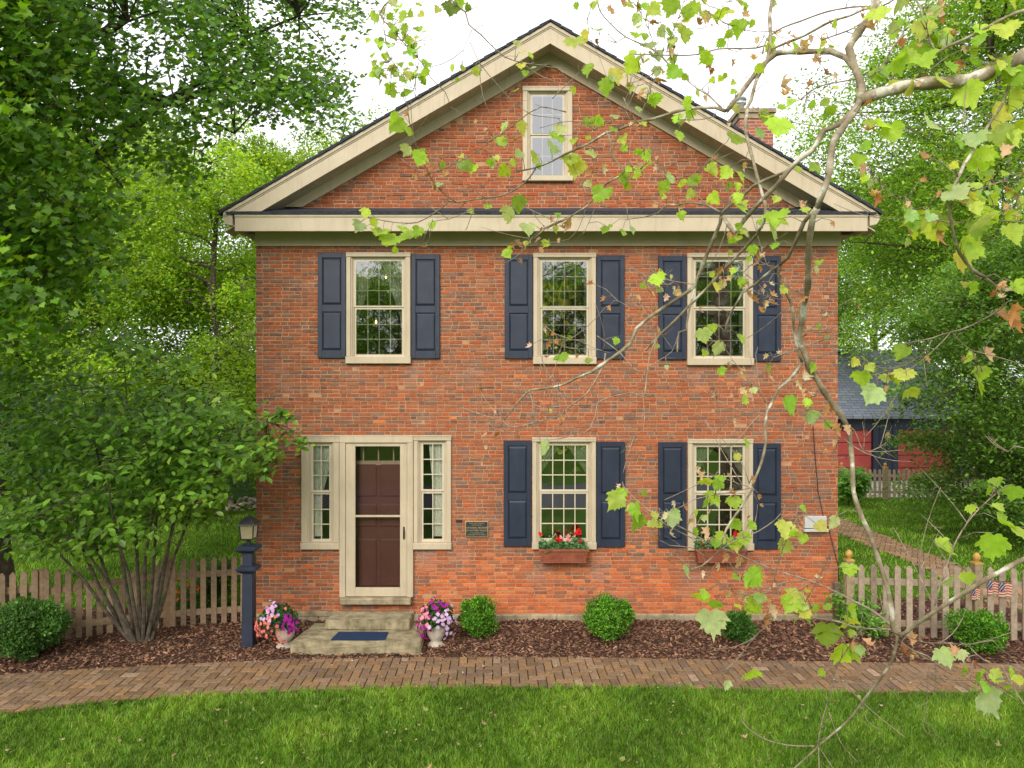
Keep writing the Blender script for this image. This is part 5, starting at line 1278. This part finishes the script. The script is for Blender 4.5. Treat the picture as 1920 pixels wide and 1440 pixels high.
for line in BR.split('\n'):
    q = line.split(); w0, w1 = float(q[0]), float(q[1]); px = [tuple(map(float, a.split(','))) for a in q[2:]]
    # resample smoothly with a little natural waviness
    pts = []; rad = []
    m_ = len(px); tot = sum(math.dist(px[i], px[i+1]) for i in range(m_-1)); run = 0
    for i in range(m_-1):
        k = max(1, int(math.dist(px[i], px[i+1])/14)); p0 = px[max(0, i-1)]; p1 = px[i]; p2 = px[i+1]; p3 = px[min(m_-1, i+2)]
        for j in range(k):
            u = j/k; cr_ = lambda a, b_, c, d: .5*((2*b_)+(-a+c)*u+(2*a-5*b_+4*c-d)*u*u+(-a+3*b_-3*c+d)*u**3)
            x, y = cr_(p0[0], p1[0], p2[0], p3[0]), cr_(p0[1], p1[1], p2[1], p3[1]); f = (run+u*math.dist(p1, p2))/tot
            pts.append(S3(x, y)); rad.append((w0+(w1-w0)*f)*(.44 if w0 > 9 else .4)/F*sd_(x, y)*(1+.13*math.sin(len(pts)*2.1)))
        run += math.dist(p1, p2)
    pts.append(S3(*px[-1])); rad.append(w1*.4/F*sd_(*px[-1]))
    big = w0 >= 5
    (mb if big else tw).tube(pts, rad, 10 if w0 > 9 else (7 if big else 5))
    segs_.append((pts, rad, w0))
    if w0 < 5:   # buds, spurs and fine side twigs
        for i in range(1, len(pts), 2):
            if random.random() < .42:
                d = pts[i]-pts[i-1]; d = d/(np.linalg.norm(d)+1e-9); s_ = rng.normal(0, 1, 3); s_ -= d*np.dot(s_, d); s_ = s_/np.linalg.norm(s_)
                ln = random.uniform(.015, .12); e1 = pts[i]+(d*.6+s_*.8)*ln; tw.tube([pts[i], pts[i]+(d*.3+s_*.6)*ln*.6, e1], [rad[i]*.55, rad[i]*.45, rad[i]*.3], 4)
# fine arching twigs off the thinner branches
for _ in range(150):
    sg = segs_[random.randrange(len(segs_))]
    if sg[2] > 5 or len(sg[0]) < 4: continue
    i = random.randrange(1, len(sg[0])-1); p = sg[0][i]; d = sg[0][i+1]-sg[0][i-1]; d = d/(np.linalg.norm(d)+1e-9)
    s_ = rng.normal(0, 1, 3)*np.array([1, .6, 1]); s_ -= d*np.dot(s_, d); s_ = s_/np.linalg.norm(s_); ln = random.uniform(.1, .42); c_ = rng.normal(0, .25, 3)+np.array([0, 0, .25])
    pts = [p+(d*.7+s_*.7)*ln*u+c_*ln*u*u*.7 for u in (0, .2, .4, .6, .8, 1)]
    tw.tube(pts, [.003, .0027, .0024, .002, .0017, .0012], 4)
    if random.random() < .5: tw.tube([pts[3], pts[3]+(s_*.5+rng.normal(0, .4, 3))*ln*.4], [.002, .0012], 4)
# trunk outside the frame and its connections
mb.tube([(4.9, -5.9, -.1), (4.92, -5.9, 1.2), (4.85, -5.88, 3), (4.7, -5.9, 5.2), (4.5, -5.8, 7.5), (4.3, -5.7, 9.5)], [.3, .24, .21, .18, .14, .08], 16)
for px, z, r_ in (((1990, 50), 4.2, .05), ((1990, 5), 5.0, .03), ((1950, 90), 4.4, .03), ((2010, 1005), 1.9, .04), ((1960, 370), 3.4, .02), ((1970, 838), 2.3, .018), ((1960, 345), 3.6, .018)):
    e = S3(*px); s_ = np.array((4.8, -5.9, z)); mb.tube([s_, s_*.4+e*.6+np.array([0, 0, .1]), e], [r_*1.6, r_*1.15, r_], 8)
for px, tgt in (((1640, -30), (4.7, -5.9, 6.4)), ((1450, -10), (4.6, -5.9, 7.0)), ((840, -10), (4.5, -5.8, 7.6)), ((740, -10), (4.5, -5.8, 7.7)), ((1713, -8), (4.7, -5.9, 6.0)), ((1690, -10), (4.7, -5.9, 5.8)), ((1117, -5), (4.5, -5.8, 7.3)), ((1285, -8), (4.5, -5.8, 7.2))):
    e = S3(*px); s_ = np.array(tgt); mb.tube([s_, s_*.5+e*.5+np.array([0, 0, .5]), e+np.array([0, 0, .03]), e], [.06, .035, .014, .012], 7)
mb.build('branches', M['syc_bark'], syt, True)
LV = '''738,233,44 768,248,18 763,283,26 785,298,32 792,284,14 938,268,40 945,243,30 980,240,32 864,310,20 827,310,18 866,295,16 872,312,32 887,318,24 823,347,16 925,308,20 943,321,30 919,306,16 931,297,18 965,305,20 972,290,20 1000,297,30 1010,312,14 686,400,22 672,425,28 703,418,24 712,438,38 727,452,40 755,430,20 760,448,40 783,435,24 740,470,16 883,398,16 914,389,18 970,383,36 953,404,38 990,430,32 988,457,16 955,475,26 1042,430,14 1045,405,16
698,28,16 722,22,24 738,8,20 757,35,28 770,30,22 760,55,22 779,58,16 791,28,14 730,50,16 708,78,14 715,85,16 690,77,14 711,90,14 732,88,16 745,60,12 773,75,14 781,70,12 768,80,18 757,67,16 787,55,14 797,60,12 775,88,18 783,94,18 722,107,16 702,120,16 710,135,18 700,140,16 713,155,16 740,130,16 745,143,22 755,150,20 769,145,16 765,130,10 731,165,20 727,172,14 722,140,12 818,15,12 820,20,16 845,18,32 860,8,28 875,15,20 848,128,18 867,128,14 797,85,12 893,135,18 750,12,18 785,10,14
857,150,10 895,133,18 970,83,16 980,98,20 995,105,16 978,125,18 985,138,14 968,170,16 1000,128,14
1082,12,16 1114,10,20 1120,55,28 1078,82,40 1098,70,28 1101,130,28 1138,165,38 1155,143,34 1148,150,20 1098,230,22 1120,228,24 1153,220,22 1050,245,26 1035,280,38 1047,258,34 1070,300,34 1077,267,18 1078,318,42 1105,290,28 1110,228,20 1170,262,24 1170,280,18 1195,285,20 1214,292,24 1183,124,38 1185,100,18 1218,88,30 1230,108,34 1232,135,22 1190,35,24 1212,40,22 1180,10,20 1175,10,18 1228,20,34 1258,15,40 1270,55,34 1282,68,40 1300,20,34 1260,80,26 1262,140,36 1290,195,28 1290,215,28 1308,175,16 1335,150,14 1350,148,14 1375,172,16 1375,155,12 1352,30,32 1365,65,20 1385,50,32 1340,40,24 1385,5,28 1446,95,24 1440,90,20 1425,130,24 1410,45,18 1448,8,18 1560,45,24 1240,60,28 1205,15,24
1178,318,14 1170,337,30 1200,325,24 1175,350,16 1103,345,20 1124,365,36 1141,360,20 1135,433,20 1168,437,18 1186,432,18 1144,425,10 1255,335,24 1278,345,20 1297,365,22 1335,320,30 1360,325,28 1385,372,22 1340,372,28 1390,332,26 1365,350,20 1382,350,20 1375,265,36 1387,390,40 1245,371,12 1372,453,18 1370,475,14
1440,222,24 1460,240,46 1424,252,24 1485,195,28 1465,205,22 1545,218,30 1560,207,22 1525,315,26 1495,320,18 1458,412,46 1445,430,40 1470,415,26 1425,420,20 1510,395,18 1455,375,18
1395,440,18 1412,470,22 1404,487,14 1383,448,16 1375,508,18 1335,515,14 1340,540,24 1353,535,20 1390,530,20 1257,520,12 1234,525,30 1238,512,18 1207,535,16 1320,630,34 1335,617,22 1345,655,34 1320,663,16 1388,637,24 1230,649,12 1155,640,16 1054,673,28 1022,842,36 1032,771,10
1450,435,40 1453,463,22 1537,495,18 1527,507,20 1535,617,22 1467,544,18 1550,633,12 1520,690,24 1391,748,26 1413,734,16 1515,757,18 1517,780,30 1478,762,40 1513,755,18 1553,797,18 1398,832,26 1382,858,18
1325,905,36 1345,910,24 1350,900,20 1322,945,20 1343,943,18 1170,930,20 1153,940,40 1165,925,24 1190,958,36 1195,980,40 1230,985,34 1228,967,20 1268,963,24 1208,926,14 1305,965,18 1320,972,14 1303,998,20 1395,1010,30 1380,1025,26 1370,1020,20 1340,1020,22 1407,985,20 1470,995,40 1465,1025,34 1488,1002,18 1505,1010,22 1505,955,18 1415,1085,44 1310,1120,42 1320,1115,24 1340,1135,26 1335,1170,60 1405,1135,38 1425,1120,26 1490,1120,42 1480,1130,26 1508,1140,18 1415,1140,24
1425,1090,30 1480,1135,36 1498,1125,20 1518,1110,18 1510,1160,34 1553,1140,18 1585,1165,42 1595,1150,36 1550,1190,50 1575,1225,58 1600,1220,30 1612,1220,24 1770,1235,42 1540,987,26 1562,980,30 1768,1030,42 1815,1085,28 1862,1025,60 1880,985,46 1910,1000,46 1870,955,28 1820,955,24 1850,920,24 1870,905,22 1900,925,34 1870,935,14 1405,1262,38 1362,1285,22 1850,1315,54 1868,1270,28 1895,1265,30 1805,1260,22 1830,1275,32 1910,1275,24
1690,662,38 1617,708,34 1633,740,42 1632,690,20 1695,705,38 1710,735,38 1685,710,26 1808,535,20 1825,535,20 1820,545,26 1910,540,34 1812,670,28 1838,720,52 1840,700,30 1600,680,22 1665,710,26
1653,240,38 1675,250,42 1630,235,24 1740,235,38 1625,275,26 1860,225,66 1830,265,44 1880,255,54 1900,262,36 1805,265,28 1835,300,56 1850,290,34 1910,235,34 1790,310,18 1776,313,16 1752,317,14 1855,325,18 1838,330,18 1883,327,14 1865,375,28 1830,393,28 1850,395,20 1780,352,14 1795,372,18 1830,430,46 1845,420,36 1820,470,56 1800,492,44 1900,440,50 1905,405,26 1620,335,18 1630,345,20 1700,455,20
1715,105,50 1820,180,58 1895,190,54 1885,60,44 1840,55,30 1835,75,28 1820,100,28 1870,115,44 1790,45,20 1750,25,26 1755,75,26 1775,80,20 1800,5,18 1830,10,18 1698,5,18 1675,70,16 1900,10,24 1690,45,20 1905,130,30'''
DL = '''765,215,18 803,330,15 835,330,17 779,331,13 812,353,15 812,315,17 893,232,12 910,245,11 965,265,17 800,465,12 1070,420,26 1058,430,16 955,460,16 970,460,20 1015,470,14 1008,450,12 983,472,12 1105,328,18 1110,325,14 1130,318,18 1180,385,14 1230,385,14 1175,165,20 1145,18,16 1148,25,14 1195,15,22 1168,8,16 1225,40,18 1118,80,14 1258,105,22 1260,100,16 1330,125,20 1335,135,14 1310,45,18 1325,38,16 1335,50,10 1375,115,16 1412,115,24 1422,80,18 1457,65,16 1508,85,28 1500,100,16 1530,110,16 1535,115,14 1480,65,16 1475,85,14 1545,140,20 1565,145,14 1465,165,34 1468,180,20 1422,215,18 1518,160,16 1518,205,14 1635,50,22 1760,10,24 1765,25,26 1765,40,16 1690,85,24 1723,90,20 1625,195,20 1800,125,24 1805,95,16 1733,300,28 1735,340,16 1640,370,26 1645,375,20 1695,395,24 1755,440,24 1705,435,16 1810,370,18 1820,365,14 1760,365,14 1630,245,22 1885,285,28 1900,405,20 1905,370,18 1885,595,34 1900,585,38 1905,610,30 1892,610,26 1870,535,24 1880,545,26 1740,672,14 1855,665,26 1805,675,14 1665,705,18 1660,730,14 1508,390,24 1500,385,18 1565,420,14 1465,515,14 1405,555,18 1415,560,16 1445,535,14 1440,565,16 1450,570,14 1435,570,12 1268,553,16 1187,555,14 1105,533,18 1132,562,12 1145,580,14 1021,617,10 1035,628,11 1027,645,16 1047,640,14 1043,655,10 1083,669,10 1392,705,20 1388,695,16 1365,690,18 1395,735,18 1435,670,14 1465,665,14 1440,705,12 1508,710,28 1500,720,18 1515,740,20 1505,740,22 1560,770,28 1550,770,20 1570,805,22 1590,808,20 1307,885,16 1313,893,16 1352,897,12 1372,925,16 1163,915,14 1265,945,12 1285,955,12 1250,970,16 1300,980,22 1228,1010,16 1255,1000,16 1362,1045,18 1385,1055,22 1328,1000,22 1318,1075,14 1390,1115,22 1365,1115,16 1380,1125,14 1430,1160,26 1420,1140,18 1450,1145,24 1440,1130,16 1595,1205,14 1625,1210,24 1690,1225,30 1710,1200,22 1705,1225,20 1790,1225,22 1832,1265,18 1822,1240,18 1500,995,16 1507,985,14 1665,1170,14'''
allp = np.array([p for s_ in segs_ for p in s_[0]])
pet = tw
def place(data, tmpl, cols, cols2, dead=False):
    pts, nr, tp_, sz = [], [], [], []
    for tok in data.split():
        x, y, s_ = map(float, tok.split(',')); D = sd_(x, y)+rng.normal(0, .06); c = np.array(P(x, y, D)); s_ = s_/F*D*(1.25 if dead else 1.0)
        j = np.argmin(np.sum((allp-c)**2, 1)); att = allp[j]
        out_d = c-att; t_ = np.array([rng.normal(0, .5), rng.normal(0, .25), -1.0])+out_d/(np.linalg.norm(out_d)+.03)*.5
        n_ = np.array([rng.normal(0, .75), -1.0, rng.normal(.3, .65)])
        t_ = t_-n_*np.dot(t_, n_)/np.dot(n_, n_); t_ /= np.linalg.norm(t_); base = c-t_*s_*.48
        if np.linalg.norm(base-att) < .45:
            mid_ = (att+base)/2+np.array([0, 0, .02]); pet.tube([att, mid_, base], [.0022, .0018, .0014], 4)
        pts.append(base); nr.append(n_); tp_.append(t_); sz.append(s_)
    n = len(pts); V0, T = tmpl; vs = []; 
    Rm = rot_from(np.array(nr), np.array(tp_)); k = len(V0); A = []
    for i in range(n):
        v = V0.copy(); curl = rng.normal(.15, .35) if not dead else rng.normal(0, .6); fold = rng.uniform(-.1, .7) if not dead else rng.uniform(.3, 1.6)
        v[:, 2] = v[:, 2]*rng.uniform(.3, 1.6)+fold*np.abs(v[:, 0])*.6-curl*v[:, 1]**2*.5+.05*np.sin(v[:, 0]*9+i)*np.sin(v[:, 1]*7)
        v[:, :2] *= 1+rng.normal(0, .05, (k, 1)); v[:, 0] *= rng.uniform(.75, 1.05)
        A.append((Rm[i]@v.T).T*sz[i]+pts[i])
    Fa = (T[None]+(np.arange(n)*k)[:, None, None]).reshape(-1, 3)
    c = pick(cols, n, .12); c2 = pick(cols2, n, .1); sel = rng.random(n) < .25; c[sel] = c2[sel]
    return np.vstack(A), Fa, np.repeat(c, len(T), axis=0)
def subdiv(t_):   # finer leaf mesh so that folds read smoothly
    V, T = t_; V = list(map(tuple, V)); out_ = []; mid = {}
    def mp_(a, b_):
        k = (min(a, b_), max(a, b_))
        if k not in mid: mid[k] = len(V); V.append(tuple((np.array(V[a])+np.array(V[b_]))/2))
        return mid[k]
    for a, b_, c in T:
        x, y, z = mp_(a, b_), mp_(b_, c), mp_(c, a); out_ += [(a, x, z), (x, b_, y), (z, y, c), (x, y, z)]
    return np.array(V), np.array(out_)
SYC2 = subdiv(SYC); DEAD2 = subdiv(DEAD)
def more(k, xr, yr, sr, sg=42):
    o = []
    while len(o) < k:
        st_ = segs_[random.randrange(len(segs_))]
        if st_[2] > 6: continue
        p = random.choice(st_[0]); D = p[1]+10; x = 960+p[0]/D*F+random.gauss(0, sg*.5); y = 740-(p[2]-CH)/D*F+abs(random.gauss(0, sg*.5))
        if xr[0] < x < xr[1] and yr[0] < y < yr[1]: o.append('%.0f,%.0f,%.0f' % (x, y, random.uniform(*sr)))
    return ' '+' '.join(o)
LV += more(80, (1180, 1930), (-5, 470), (14, 32))+more(40, (1640, 1930), (-5, 520), (30, 52))+more(14, (700, 1500), (150, 700), (10, 20))+more(22, (1250, 1930), (900, 1300), (14, 34))
DL += more(80, (1180, 1930), (-5, 600), (10, 20))+more(45, (900, 1600), (400, 1150), (8, 15))
LV += more(45, (685, 805), (-5, 178), (11, 21))
YG = [(.34, .52, .05), (.4, .58, .06), (.28, .45, .045), (.46, .6, .09)]; BG = [(.4, .52, .22), (.46, .56, .26), (.55, .56, .12)]
V, Fa, C = place(LV, SYC2, YG, BG); np_obj('leaves', V, Fa, M['syc'], syt, col=C, smooth=True)
V, Fa, C = place(DL, DEAD2, [(.5, .3, .16), (.42, .22, .1), (.58, .4, .25)], [(.33, .15, .06), (.62, .48, .35)], True); np_obj('dead_leaves', V, Fa, M['dead'], syt, col=C)
tw.build('twigs', M['twig'], syt, True)
